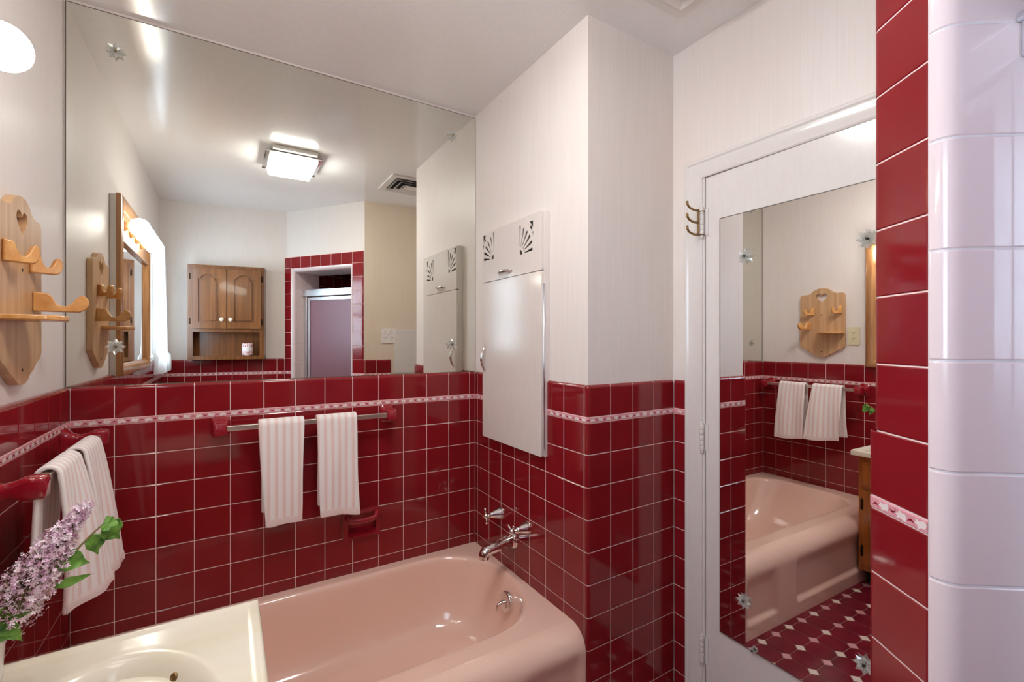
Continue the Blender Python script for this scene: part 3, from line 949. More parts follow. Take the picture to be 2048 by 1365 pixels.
# ---------------------------------------------------------------- towel bars
def bracket_mb(T):
    """ceramic post; local a,b across the wall, d outwards"""
    def ring(w, h, d, db=0.0, n=24, e=5.0):
        out = []
        for k in range(n):
            t = 2 * PI * k / n
            c, s = math.cos(t), math.sin(t)
            out.append((w * math.copysign(abs(c) ** (2 / e), c), db + h * math.copysign(abs(s) ** (2 / e), s), d))
        return out
    mb = MB()
    rings = [ring(0.032, 0.040, 0.0), ring(0.032, 0.040, 0.006), ring(0.029, 0.036, 0.010, 0, 24, 4), ring(0.022, 0.022, 0.024, 0, 24, 3), ring(0.0195, 0.0165, 0.042, 0, 24, 3),
             ring(0.0205, 0.018, 0.058, 0.002, 24, 3.5), ring(0.0225, 0.024, 0.074, 0.003, 24, 5), ring(0.0225, 0.026, 0.086, 0.003, 24, 6), ring(0.021, 0.024, 0.106, 0.002, 24, 6), ring(0.018, 0.021, 0.110, 0.002, 24, 6)]
    mb.loft(rings, 0, T)
    return mb
M['bracket'] = mat('burgundy_ceramic', srgb(150, 22, 38), 0.08, coat=0.4)
tb = thing('towel_bar', 'square metal towel bar on red ceramic posts under the big mirror', 'towel rail', (0.30, YT, 1.05), 'towel bars')
for x in (-0.018, 0.622):
    bracket_mb(frame((x, YT, 1.046), (1, 0, 0), (0, 0, 1), (0, -1, 0)) @ Matrix.Diagonal((1, 1, 0.80, 1))).build('bracket', 'bracket', tb, sharp=50)
mb = MB(); mb.box(-0.005, 0.609, 1.984, 2.003, 1.039, 1.058); mb.build('rail', 'bar', tb, bevel=0.0015)
tb2 = thing('towel_bar', 'square metal towel bar on red ceramic posts on the left wall', 'towel rail', (XL, 1.685, 1.06), 'towel bars')
for y in (1.992, 1.385):
    bracket_mb(frame((XL, y, 1.054), (0, -1, 0), (0, 0, 1), (1, 0, 0))).build('bracket', 'bracket', tb2, sharp=50)
mb = MB(); mb.box(-0.364, -0.344, 1.395, 1.985, 1.048, 1.068); mb.build('rail', 'bar', tb2, bevel=0.0015)

# ---------------------------------------------------------------- towels
def towel(loc, rotz, w, front, back, flare, bflare, label, seed, taper=0.0, skew=0.0, lean=0.0, bw=1.0):
    """folded hand towel over a bar at the local origin: x width, -y towards the room, z up"""
    rnd = random.Random(seed)
    ph = [rnd.uniform(0, 6.28) for _ in range(6)]
    mb = MB(); R0 = 0.021; path = []
    nb_, nf = 26, 40
    for k in range(nb_):
        t = 1 - k / nb_
        path.append((R0 * 0.85 + bflare * t, -back * t, -t))
    for k in range(11):
        a = k / 10 * PI
        path.append((R0 * math.cos(a), R0 * math.sin(a), 0.0))
    for k in range(1, nf + 1):
        t = k / nf
        path.append((-R0 - flare * (t ** 0.9) - 0.004 * math.sin(t * PI), -front * t, t))
    n = len(path); nu = 26
    def fn(u, v):
        i = min(n - 1, int(round(v * (n - 1)))); y, z, t = path[i]
        a = u - 0.5
        ww = w * (1 - taper * abs(t) * 0.5) * (1 + 0.02 * math.sin(3.1 * t + ph[0]))
        x = a * ww * (bw if t < 0 else 1.0) + skew * max(t, 0) + 0.004 * math.sin(5 * t + ph[1]) * abs(t)
        amp = 0.0055 * min(1, abs(t) * 2.2)
        y2 = y + amp * math.sin(u * 9 + ph[2] + 1.5 * t) * (1 if t >= 0 else 0.5) + 0.003 * abs(t) * math.sin(u * 4 + ph[3]) + lean * a * max(t, 0)
        z2 = z + 0.004 * math.sin(u * 5 + ph[4]) * (abs(t) ** 4) - (0.010 * a * abs(t))
        return (x, y2, z2)
    mb.grid(fn, nu, n - 1)
    # hem: raised band at the front edge
    o = mb.build('towel', 'towel')
    o.location = loc; o.rotation_euler = (0, 0, rotz)
    s = o.modifiers.new('thick', 'SOLIDIFY'); s.thickness = 0.010; s.offset = 0
    ss = o.modifiers.new('sub', 'SUBSURF'); ss.levels = 1; ss.render_levels = 1
    tag(o, label, 'towel', 'striped hand towels')
    mh = MB()
    iv = n - 4
    def srf(u, v):
        i = iv + 3 * v; i0 = min(n - 2, int(i)); k = i - i0
        return Vector(fn(u, i0 / (n - 1))).lerp(Vector(fn(u, (i0 + 1) / (n - 1))), k)
    def hemgrid(u, v):
        u = 0.012 + 0.976 * u; v = 0.02 + v * 0.97
        p = srf(u, v); du = srf(min(1, u + 0.02), v) - srf(max(0, u - 0.02), v); dv = srf(u, 1.0) - srf(u, 0.0)
        nn = du.cross(dv).normalized()
        if nn.y > 0: nn = -nn
        return p + nn * (0.0047 + 0.0012 * math.sin(PI * v))
    mh.grid(hemgrid, nu, 6)
    h = mh.build('hem', M['hem'], None)
    h.parent = o
    return o
M['hem'] = mat('towel_hem', srgb(238, 222, 218), 0.9)
towel((0.185, 1.9935, 1.0485), 0.0, 0.158, 0.385, 0.345, 0.004, 0.004, 'striped hand towel on the rail under the mirror, hanging further left', 3, taper=0.34, skew=0.003)
towel((0.390, 1.9935, 1.0485), 0.0, 0.158, 0.392, 0.36, 0.008, 0.004, 'striped hand towel on the rail under the mirror, hanging nearest the soap dish', 9, taper=0.0, skew=0.008, bw=0.86)
towel((-0.354, 1.787, 1.058), PI / 2, 0.176, 0.372, 0.33, 0.044, 0.012, 'striped hand towel on the left wall rail, hanging nearest the corner', 14, taper=-0.16, lean=-0.03)
towel((-0.354, 1.560, 1.058), PI / 2, 0.180, 0.350, 0.33, 0.034, 0.016, 'striped hand towel on the left wall rail, hanging behind the lilac blossom', 21, taper=-0.22, skew=0.022, lean=-0.07)

# ---------------------------------------------------------------- soap dish
sd = thing('soap_dish', 'burgundy ceramic soap dish with grab bar set into the tiles', 'soap dish', (0.508, YT, 0.57))
x0, x1, z0, z1 = 0.428, 0.588, 0.508, 0.632
TS = frame((0, YT, 0), (1, 0, 0), (0, 0, 1), (0, -1, 0))
mb = MB()
mb.prism(rrect(x0, x1, z0, z1, 0.006), [rrect(x0 + 0.022, x1 - 0.018, z0 + 0.022, z1 - 0.016, 0.006)[::-1]], -0.002, 0.014, 0, TS)
mb.box(x0 + 0.016, x1 - 0.012, z0 + 0.016, z1 - 0.010, -0.0200, -0.0185, 0, TS)
mb.box(x0 + 0.010, x0 + 0.0225, z0 + 0.012, z1 - 0.008, -0.019, 0.004, 0, TS); mb.box(x1 - 0.0185, x1 - 0.008, z0 + 0.012, z1 - 0.008, -0.019, 0.004, 0, TS)
mb.box(x0 + 0.010, x1 - 0.008, z0 + 0.010, z0 + 0.0225, -0.019, 0.004, 0, TS); mb.box(x0 + 0.010, x1 - 0.008, z1 - 0.0165, z1 - 0.008, -0.019, 0.004, 0, TS)
mb.add([(x0 + 0.022, z0 + 0.030, 0.002), (x1 - 0.018, z0 + 0.030, 0.002), (x1 - 0.018, z0 + 0.016, 0.026), (x0 + 0.022, z0 + 0.016, 0.026), (x0 + 0.022, z0 + 0.012, 0.012), (x1 - 0.018, z0 + 0.012, 0.012)], [(0, 3, 2, 1), (3, 4, 5, 2)], 0, False, TS)
mb.build('dish_body', ['bracket', M['soapdark'] if 'soapdark' in M else 'bracket'], sd, bevel=0.003)
mb = MB()
pts = [(x0 + 0.016, z1 - 0.020, 0.008), (x0 + 0.020, z1 - 0.030, 0.028), (x0 + 0.032, z1 - 0.036, 0.040), (0.508, z1 - 0.038, 0.045), (x1 - 0.032, z1 - 0.036, 0.040), (x1 - 0.018, z1 - 0.028, 0.028), (x1 - 0.014, z1 - 0.018, 0.008)]
dense = []
for i in range(len(pts) - 1):
    for k in range(4): dense.append(Vector(pts[i]).lerp(Vector(pts[i + 1]), k / 4))
dense.append(Vector(pts[-1]))
for _ in range(2): dense = [dense[0]] + [(dense[i - 1] + dense[i] * 2 + dense[i + 1]) / 4 for i in range(1, len(dense) - 1)] + [dense[-1]]
mb.tube(dense, 0.0125, 14, 0, TS)
mb.build('grab_bar', 'bracket', sd)

# ---------------------------------------------------------------- bathtub
def bathtub():
    tub = thing('bathtub', 'pink porcelain alcove bathtub under the big mirror', 'bathtub', (0.315, 1.64, 0.0))
    X0, X1, Y0, Y1, ZR = XL + 0.001, XF - 0.001, 1.300, YT - 0.001, 0.357
    ix0, ix1, iy0, iy1 = -0.345, 1.046, 1.372, 2.016
    cx_, cy_ = (ix0 + ix1) / 2, (iy0 + iy1) / 2
    def sd_rr(x, y, g):
        # signed "radius" test for the inner opening grown by -g (inwards)
        def rc_for(px, py): return 0.265 if px > cx_ else 0.17
        rc = max(0.05, rc_for(x, y) - g * 0.3)
        hx, hy = (ix1 - ix0) / 2 - g, (iy1 - iy0) / 2 - g
        qx, qy = abs(x - cx_) - hx + rc, abs(y - cy_) - hy + rc
        return math.hypot(max(qx, 0), max(qy, 0)) + min(max(qx, qy), 0) - rc
    def hit(a, g, sl):
        # ray from centre in direction a to the opening shrunk by g (left end shrunk more by sl)
        lo, hi = 0.0, 1.2; c, s = math.cos(a), math.sin(a)
        for _ in range(40):
            m = (lo + hi) / 2
            if sd_rr(cx_ + c * m, cy_ + s * m, g) < 0: lo = m
            else: hi = m
        x, y = cx_ + c * lo, cy_ + s * lo
        if x < cx_:
            x += sl * ((cx_ - x) / (cx_ - ix0)) ** 1.0
        return x, y
    angs = [2 * PI * k / 120 for k in range(120)]
    for X, Y in ((X0, Y0), (X1, Y0), (X1, Y1), (X0, Y1)): angs.append(math.atan2(Y - cy_, X - cx_) % (2 * PI))
    angs = sorted(set(round(a, 6) for a in angs))
    def outer(a):
        c, s = math.cos(a), math.sin(a); t = 9
        if c > 1e-9: t = min(t, (X1 - cx_) / c)
        if c < -1e-9: t = min(t, (X0 - cx_) / c)
        if s > 1e-9: t = min(t, (Y1 - cy_) / s)
        if s < -1e-9: t = min(t, (Y0 - cy_) / s)
        return cx_ + c * t, cy_ + s * t
    rings = []
    rings.append([(*outer(a), ZR) for a in angs])
    mid = []
    for a in angs:
        o, i = Vector(outer(a)), Vector(hit(a, -0.004, 0)); mid.append((*(o.lerp(i, 0.7)), ZR - 0.001))
    rings.append(mid)
    for g, z, sl in ((-0.006, ZR - 0.001, 0), (-0.001, ZR - 0.0025, 0), (0.004, ZR - 0.007, 0), (0.008, ZR - 0.014, 0.002), (0.012, ZR - 0.028, 0.006), (0.018, ZR - 0.07, 0.03), (0.028, ZR - 0.13, 0.07), (0.042, ZR - 0.20, 0.12), (0.062, ZR - 0.255, 0.17), (0.090, ZR - 0.285, 0.20), (0.14, ZR - 0.300, 0.22), (0.22, ZR - 0.305, 0.22)):
        rings.append([(*hit(a, g, sl), z) for a in angs])
    n = len(angs); mb = MB()
    vs = [p for r_ in rings for p in r_]; fs = []
    for j in range(len(rings) - 1):
        for i in range(n):
            a, b = j * n + i, j * n + (i + 1) % n
            fs.append((a, b, b + n, a + n))
    fs.append(tuple((len(rings) - 1) * n + i for i in range(n)))
    mb.add(vs, fs, 0, True)
    # front roll and apron with two recessed panels
    ya = 1.222; Rr = Y0 - ya
    def sstep(a, b, x):
        t = max(0, min(1, (x - a) / (b - a))); return t * t * (3 - 2 * t)
    prof = [(Y0 - Rr * math.sin(k / 10 * PI / 2), ZR - Rr * (1 - math.cos(k / 10 * PI / 2))) for k in range(11)]
    nz = 46
    for k in range(1, nz + 1):
        prof.append((ya, (ZR - Rr) * (1 - k / nz)))
    xs = [X0 + (X1 - X0) * k / 150 for k in range(151)]
    vs = []
    for y, z in prof:
        for x in xs:
            m1 = sstep(0.805, 0.835, x) * (1 - sstep(1.035, 1.06, x))
            m2 = sstep(-0.41, -0.37, x) * (1 - sstep(0.625, 0.655, x))
            zz = sstep(0.060, 0.085, z) * (1 - sstep(0.215, 0.300, z))
            vs.append((x, y + 0.016 * max(m1, m2) * zz, z))
    m = len(xs)
    mb.add(vs, [(j * m + i, j * m + i + 1, (j + 1) * m + i + 1, (j + 1) * m + i)[::-1] for j in range(len(prof) - 1) for i in range(m - 1)], 0, True)
    mb.build('tub_shell', 'tub', tub, sharp=60)
    # overflow plate with trip lever on the faucet end
    c = Vector((1.008, 1.655, 0.270)); d = Vector((-0.975, 0.0, 0.22)).normalized()
    T = frame(c, (0, 1, 0), d.cross(Vector((0, 1, 0))), d)
    mb = MB(); mb.lathe([(0.041, -0.034), (0.041, 0.004), (0.039, 0.0065), (0.032, 0.008), (0.012, 0.010), (0.0, 0.0105)], 28, 0, T)
    ov = mb.build('overflow_plate', 'chrome', tub); part_label(ov, 'round chrome overflow plate')
    mb = MB(); mb.tube([(0, 0.0, 0.008), (0, 0.004, 0.022), (0.002, 0.012, 0.034), (0.002, 0.026, 0.038), (0.002, 0.036, 0.034)], [0.008, 0.007, 0.006, 0.0065, 0.005], 10, 0, T)
    mb.build('trip_lever', 'chrome', ov)
    mb = MB(); mb.lathe([(0.032, 0.050), (0.032, 0.055), (0.026, 0.057), (0.02, 0.055), (0.0, 0.0545)], 24, 0, Matrix.Translation((0.80, 1.69, 0)))
    mb.build('drain', 'chrome', tub)
bathtub()

# ---------------------------------------------------------------- tub faucet
tf = thing('tub_faucet', 'chrome two handle tub faucet on the red tiles above the tub', 'faucet', (XF, 1.70, 0.55))
for hy, hz, rot in ((1.806, 0.585, 0.30), (1.588, 0.592, 1.0)):
    T = frame((XF, hy, hz), (0, -1, 0), (0, 0, 1), (-1, 0, 0))
    mb = MB(); mb.lathe([(0.029, -0.004), (0.030, 0.001), (0.029, 0.006), (0.025, 0.016), (0.019, 0.034), (0.0135, 0.050), (0.0115, 0.058), (0.0, 0.058)], 26, 0, T)
    e = mb.build('valve_trim', 'chrome', tf)
    mb = MB(); mb.lathe([(0.0065, 0.056), (0.0065, 0.066), (0.0105, 0.069), (0.0125, 0.076), (0.0105, 0.084), (0.006, 0.088), (0.0, 0.089)], 20, 0, T)
    for k in range(4):
        a = rot + k * PI / 2
        mb.tube([(0.006 * math.cos(a), 0.006 * math.sin(a), 0.077), (0.022 * math.cos(a), 0.022 * math.sin(a), 0.078), (0.034 * math.cos(a), 0.034 * math.sin(a), 0.079)], [0.0042, 0.0048, 0.0062], 10, 0, T)
    mb.build('cross_handle', 'chrome', e)
T = Matrix.Identity(4)
mb = MB()
TSp = frame((XF, 1.700, 0.498), (0, -1, 0), (0, 0, 1), (-1, 0, 0))
mb.lathe([(0.037, -0.004), (0.037, 0.004), (0.033, 0.010), (0.0275, 0.016), (0.0, 0.016)], 26, 0, TSp)
def sp_ring(d, dz, w, h):
    return [(w * math.cos(2 * PI * k / 20), dz + h * math.sin(2 * PI * k / 20), d) for k in range(20)]
rings = [sp_ring(0.010, 0.0, 0.027, 0.029), sp_ring(0.050, -0.002, 0.0255, 0.026), (sp_ring(0.095, -0.008, 0.0245, 0.023)), sp_ring(0.125, -0.013, 0.024, 0.0215)]
# turn down at the nose
for a, dd in ((25, 0.006), (50, 0.012), (75, 0.016), (90, 0.022)):
    t = math.radians(a); rr = 0.0185; out = []
    for k in range(20):
        u, v_ = 0.024 * math.cos(2 * PI * k / 20), 0.0215 * math.sin(2 * PI * k / 20)
        cx0, cz0 = 0.125, -0.013 - 0.023
        R_ = 0.023 + v_
        out.append((u, cz0 + R_ * math.cos(t), cx0 + R_ * math.sin(t)))
    rings.append(out)
rings.append([(p[0] * 1.02, p[1] - 0.008, p[2]) for p in rings[-1]])
mb.loft(rings, 0, TSp)
mb.build('spout', 'chrome', tf, sharp=70)

# ---------------------------------------------------------------- vanity
VX = 0.034
vc = thing('vanity_cabinet', 'orange oak vanity cabinet under the cream counter', 'cabinet', (-0.2, 0.87, 0))
mb = MB()
for bx in ((XL + 0.002, XL + 0.016, 0.52, 1.219, 0.085, 0.728), (VX - 0.018, VX, 0.52, 1.219, 0.085, 0.728), (XL + 0.016, VX - 0.018, 0.52, 0.536, 0.085, 0.728), (XL + 0.016, VX - 0.018, 1.203, 1.219, 0.085, 0.728), (XL + 0.016, VX - 0.018, 0.536, 1.203, 0.085, 0.101)):
    mb.box(*bx)
mb.box(XL + 0.002, VX - 0.06, 0.54, 1.20, 0.0, 0.09, 1)  # toe block coloured dark for the shade under the cabinet
mb.build('cabinet_body', ['oak_vanity', 'painted_shadow'], vc, bevel=0.002)
TV = TX(VX, 0, 0, 1)
def raised(mb, a0, a1, b0, b1, T, w=0.045):
    mb.prism(rrect(a0, a1, b0, b1, 0.003), [], 0.0, 0.014, 0, T)
    mb.prism(rrect(a0 + w, a1 - w, b0 + w, b1 - w, 0.002), [], 0.0135, 0.019, 0, T)
for y0, y1 in ((0.885, 1.195), (0.545, 0.865)):
    mb = MB(); mb.prism(rrect(y0, y1, 0.565, 0.700, 0.003), [], 0.0, 0.016, 0, TV); mb.prism(rrect(y0 + 0.02, y1 - 0.02, 0.585, 0.680, 0.002), [], 0.015, 0.019, 0, TV)
    dr = mb.build('drawer_front', 'oak_vanity', vc, bevel=0.002)
    mb = MB(); raised(mb, y0, y1, 0.125, 0.540, TV)
    dd = mb.build('cabinet_door', 'oak_vanity', vc, bevel=0.002)
    for z in (0.46, 0.20):
        mb = MB(); ye = y1 if y0 > 0.8 else y0
        mb.box(VX + 0.001, VX + 0.018, ye - 0.004, ye + 0.006, z - 0.03, z + 0.03); mb.lathe([(0.004, z - 0.026), (0.004, z + 0.026)], 10, 0, Matrix.Translation((VX + 0.017, ye + (0.004 if y0 > 0.8 else -0.002), 0)))
        mb.build('hinge', 'darkmetal', dd)
    mb = MB(); mb.sphere((VX + 0.032, (y0 + y1) / 2, 0.632), 0.014, 14, 10); mb.build('knob', 'porcelain_knob', dr)
    mb = MB(); yk = y0 + 0.03 if y0 > 0.8 else y1 - 0.03
    mb.sphere((VX + 0.028, yk, 0.50), 0.014, 14, 10); mb.build('knob', 'porcelain_knob', dd)

def vanity_top():
    X0, X1, Y0, Y1, ZT_, ZB = XL + 0.001, 0.066, 0.498, 1.2445, 0.760, 0.7295
    cx_, cy_, ax, ay = -0.185, 0.868, 0.192, 0.287
    angs = sorted(set([round(2 * PI * k / 96, 6) for k in range(96)] + [round(math.atan2(Y - cy_, X - cx_) % (2 * PI), 6) for X in (X0, X1) for Y in (Y0, Y1)]))
    def outer(a, ins=0.0):
        c, s = math.cos(a), math.sin(a); t = 9
        if c > 1e-9: t = min(t, (X1 - ins - cx_) / c)
        if c < -1e-9: t = min(t, (X0 + ins - cx_) / c)
        if s > 1e-9: t = min(t, (Y1 - ins - cy_) / s)
        if s < -1e-9: t = min(t, (Y0 + ins - cy_) / s)
        return cx_ + c * t, cy_ + s * t
    def ell(a, g):
        ex, ey = ax - g, ay - g; c, s = math.cos(a), math.sin(a)
        t = 1 / math.sqrt((c / ex) ** 2 + (s / ey) ** 2)
        return cx_ + c * t, cy_ + s * t
    rings = [[(*outer(a), ZB) for a in angs], [(*outer(a), ZT_ - 0.006) for a in angs], [(*outer(a, 0.002), ZT_ - 0.002) for a in angs], [(*outer(a, 0.006), ZT_) for a in angs],
             [(*outer(a, 0.014), ZT_ + 0.0005) for a in angs], [(*outer(a, 0.024), ZT_ - 0.003) for a in angs], [(*outer(a, 0.028), ZT_ - 0.0035) for a in angs]]
    for g, z in ((-0.012, -0.0035), (-0.004, -0.003), (0.004, -0.0045), (0.012, -0.010), (0.024, -0.022), (0.036, -0.045), (0.050, -0.080), (0.072, -0.112), (0.105, -0.132), (0.150, -0.140)):
        rings.append([(*ell(a, g), ZT_ + z) for a in angs])
    n = len(angs); mb = MB(); vs = [p for r_ in rings for p in r_]; fs = []
    for j in range(len(rings) - 1):
        for i in range(n):
            a, b = j * n + i, j * n + (i + 1) % n
            fs.append((a, b, b + n, a + n))
    fs.append(tuple((len(rings) - 1) * n + i for i in range(n)))
    fs.append(tuple(range(n - 1, -1, -1)))
    mb.add(vs, fs, 0, True)
    vt = thing('countertop', 'cream cultured marble counter with integral oval basin', 'countertop', (-0.19, 0.87, 0.73))
    mb.build('counter_slab', 'counter', vt, sharp=50)
    mb = MB()
    hd = Vector((-0.69, -0.58, 0.43)).normalized(); ha = Vector((0, 0, 1)).cross(hd).normalized()
    T = frame((-0.0844, 1.0745, 0.7335), ha, hd.cross(ha), hd)
    mb.lathe([(0.0080, -0.006), (0.0080, 0.002), (0.0062, 0.0032), (0.0, 0.0024)], 16, 0, T)
    part_label(mb.build('overflow_hole', 'brass', vt), 'small brown overflow opening')
    mb = MB(); mb.lathe([(0.024, 0.619), (0.024, 0.6225), (0.018, 0.6235), (0.0, 0.622)], 22, 0, Matrix.Translation((cx_, cy_, 0)))
    mb.build('drain', 'chrome', vt)
vanity_top()

# ---------------------------------------------------------------- vase and lilacs
VC = Vector((-0.372, 1.125))
mb = MB()
mb.lathe([(0.036, 0.7605), (0.040, 0.764), (0.044, 0.80), (0.047, 0.85), (0.0475, 0.868), (0.046, 0.871), (0.044, 0.868), (0.043, 0.80), (0.038, 0.775), (0.0, 0.772)], 32, 0, Matrix.Translation((VC.x, VC.y, 0)))
tag(mb.build('vase', 'vase'), 'white cylindrical vase on the counter in the left corner', 'vase')

def leaf_mb(mb, base, tip, up, w, curl=0.25, fold=0.25):
    base, tip, up = Vector(base), Vector(tip), Vector(up)
    d = tip - base; Ln = d.length; d.normalize()
    side = d.cross(up).normalized(); nrm = side.cross(d).normalized()
    prof = [0.0, 0.55, 0.9, 1.0, 0.95, 0.8, 0.58, 0.34, 0.12, 0.0]
    def fn(u, v):
        i = min(len(prof) - 2, int(u * (len(prof) - 1))); k = u * (len(prof) - 1) - i
        ww = (prof[i] * (1 - k) + prof[i + 1] * k) * w
        a = (v - 0.5) * 2
        p = base + d * (u * Ln) + side * (a * ww) + nrm * (abs(a) * ww * fold - curl * Ln * u * u + 0.16 * w * abs(a) * math.sin(u * 17 + a * 2))
        return p
    mb.grid(fn, 18, 8)

def sprig(name_label, stem_pts, florets_axis, nfl, rad, leaves, seed):
    rnd = random.Random(seed)
    t = thing('lilac_sprig', name_label, 'flower', stem_pts[0], 'lilac sprigs in the vase')
    mb = MB(); mb.tube(stem_pts, [0.0032 - 0.0016 * i / (len(stem_pts) - 1) for i in range(len(stem_pts))], 8)
    ax = [Vector(p) for p in florets_axis]
    twig = []
    fl = MB()
    for k in range(nfl):
        u = rnd.random() ** 0.85
        i = min(len(ax) - 2, int(u * (len(ax) - 1))); kk = u * (len(ax) - 1) - i
        c = ax[i].lerp(ax[i + 1], kk)
        R_ = rad * (1.0 - 0.80 * u ** 1.3) * (0.45 + 0.55 * rnd.random())
        th, ph = rnd.uniform(0, 2 * PI), math.acos(rnd.uniform(-1, 1))
        dirv = Vector((math.sin(ph) * math.cos(th), math.sin(ph) * math.sin(th), math.cos(ph)))
        p = c + dirv * R_
        if k % 6 == 0: twig.append((c, p))
        n_ = (dirv + Vector((rnd.gauss(0, .4), rnd.gauss(0, .4), rnd.gauss(0, .4)))).normalized()
        a_ = n_.orthogonal().normalized(); b_ = n_.cross(a_)
        s = rnd.uniform(0.0030, 0.0052); r0 = rnd.uniform(0, PI)
        for q in range(4):
            a0 = r0 + q * PI / 2
            e = a_ * math.cos(a0) + b_ * math.sin(a0); f = n_.cross(e)
            fl.add([p, p + e * s * 0.6 + f * s * 0.38 + n_ * s * 0.1, p + e * s * 1.15 + n_ * s * 0.35, p + e * s * 0.6 - f * s * 0.38 + n_ * s * 0.1], [(0, 1, 2, 3)], 0, False)
    for c, p in twig: mb.tube([c, p], 0.0007, 5)
    mb.build('stem', 'stem', t)
    b = fl.build('blossom', 'petal', t); b['kind'] = 'stuff'
    part_label(b, 'pale purple lilac florets')
    for (ba, ti, up_, w, cu) in leaves:
        lm = MB(); leaf_mb(lm, ba, ti, up_, w, cu); lm.build('leaf', 'leaf', t)
    return t
z0 = 0.86
sprig('large lilac sprig leaning right in front of the left wall towels',
      [(-0.372, 1.125, 0.80), (-0.352, 1.125, 0.885), (-0.325, 1.125, 0.925), (-0.292, 1.125, 0.965), (-0.260, 1.127, 1.01), (-0.232, 1.13, 1.05)],
      [(-0.330, 1.115, 0.905), (-0.302, 1.115, 0.935), (-0.282, 1.117, 0.965), (-0.266, 1.120, 0.998), (-0.246, 1.126, 1.030), (-0.219, 1.130, 1.072)], 1900, 0.056,
      [((-0.262, 1.122, 0.985), (-0.212, 1.138, 0.958), (0.3, -0.9, 0.35), 0.019, 0.25), ((-0.340, 1.10, 0.895), (-0.285, 1.085, 0.915), (0.2, -0.9, 0.4), 0.013, 0.2),
       ((-0.320, 1.09, 0.905), (-0.290, 1.080, 0.870), (0.4, -0.9, 0.2), 0.013, 0.25), ((-0.262, 1.11, 0.938), (-0.205, 1.118, 0.948), (0.2, -0.9, 0.1), 0.0085, -0.1)], 5)
sprig('small lilac sprig low over the vase rim at the left edge',
      [(-0.376, 1.115, 0.80), (-0.376, 1.105, 0.876), (-0.364, 1.085, 0.905), (-0.345, 1.075, 0.925), (-0.335, 1.072, 0.945)],
      [(-0.380, 1.072, 0.905), (-0.358, 1.070, 0.918), (-0.340, 1.070, 0.940), (-0.326, 1.072, 0.965)], 800, 0.042,
      [((-0.370, 1.07, 0.885), (-0.300, 1.062, 0.893), (0.2, -0.8, 0.5), 0.020, 0.15), ((-0.376, 1.055, 0.885), (-0.335, 1.035, 0.858), (0.3, -0.8, 0.5), 0.019, 0.3),
       ((-0.380, 1.15, 0.88), (-0.41, 1.19, 0.905), (0.2, 0.2, 0.9), 0.020, 0.2), ((-0.345, 1.07, 0.905), (-0.305, 1.065, 0.940), (0.5, -0.8, 0.2), 0.008, 0.1)], 8)
sprig('leafy lilac twig reaching furthest right of the vase',
      [(-0.374, 1.133, 0.80), (-0.350, 1.15, 0.88), (-0.305, 1.185, 0.915), (-0.265, 1.225, 0.945), (-0.240, 1.262, 0.970), (-0.223, 1.280, 0.984)],
      [(-0.305, 1.180, 0.915), (-0.295, 1.190, 0.925), (-0.285, 1.200, 0.935)], 30, 0.016,
      [((-0.221, 1.280, 0.984), (-0.191, 1.288, 0.944), (0.35, -0.75, 0.45), 0.024, 0.30), ((-0.238, 1.265, 0.972), (-0.226, 1.268, 0.924), (0.5, -0.8, 0.1), 0.018, 0.2), ((-0.226, 1.278, 0.982), (-0.194, 1.268, 0.986), (0, -0.6, 0.8), 0.019, 0.15)], 12)

# ---------------------------------------------------------------- wooden hook rack on the left wall
rk = thing('hook_rack', 'pine hook rack with heart cutout on the left wall', 'rack', (XLW, 1.645, 1.50))
YCN = 1.645
def ogee(w=0.143):
    half = [(0.0, 1.262), (0.022, 1.264), (0.040, 1.272), (0.052, 1.283), (0.066, 1.290), (0.080, 1.296), (0.094, 1.306), (0.108, 1.316), (0.124, 1.322), (0.138, 1.332), (w, 1.344), (w, 1.500), (w - 0.002, 1.672), (w - 0.006, 1.684), (w - 0.016, 1.690),
            (0.100, 1.690), (0.080, 1.693), (0.066, 1.702), (0.054, 1.713), (0.040, 1.722), (0.022, 1.728), (0.0, 1.730)]
    half = [(a, b + 0.012 * max(0, min(1, (b - 1.5) / 0.15))) for a, b in half]
    right = half; left = [(-a, b) for a, b in half[::-1][1:-1]]
    return right + left
heart = []
for k in range(28):
    t = 2 * PI * k / 28
    heart.append((0.0024 * 16 * math.sin(t) ** 3, 1.678 + 0.0022 * (13 * math.cos(t) - 5 * math.cos(2 * t) - 2 * math.cos(3 * t) - math.cos(4 * t))))
TR = TX(XLW + 0.001, YCN, 0, 1)
mb = MB(); mb.prism(ogee(), [heart], 0.0, 0.019, 0, TR)
mb.build('backboard', 'pine', rk, bevel=0.004, seg=3)
for z in (1.30, 1.555):
    mb = MB()
    mb.lathe([(0.0045, 0.015), (0.0045, 0.0196), (0.0, 0.0196)], 12, 0, TR @ Matrix.Translation((0.0, z, 0)))
    mb.build('screw', 'slot', rk)
def hook(y, z, yaw, Ln, label):
    """flat sawn hook: profile (out, up) extruded across its thickness"""
    k = Ln / 0.10
    prof = [(0, -0.021), (0.082, -0.021), (0.094, -0.015), (0.100, -0.004), (0.099, 0.007), (0.092, 0.014), (0.083, 0.014), (0.076, 0.008), (0.068, -0.003), (0.058, -0.009), (0.046, -0.008), (0.038, 0.000), (0.032, 0.012), (0.026, 0.017), (0, 0.019)]
    prof = [(a * k, b * 1.32) for a, b in prof]
    o = Vector((XLW + 0.0195, y, z))
    d = Vector((math.cos(yaw), math.sin(yaw), 0)); s = Vector((0, 0, 1)).cross(d)
    T = frame(o, d, (0, 0, 1), s * -1)
    mb = MB(); mb.prism(prof, [], -0.009, 0.009, 0, T)
    return mb.build('hook', 'pine_hook', rk, bevel=0.003)
hook(1.722, 1.482, math.radians(10), 0.112, '')
hook(1.695, 1.583, math.radians(38), 0.068, '')
hook(1.520, 1.588, math.radians(38), 0.066, '')
mb = MB()
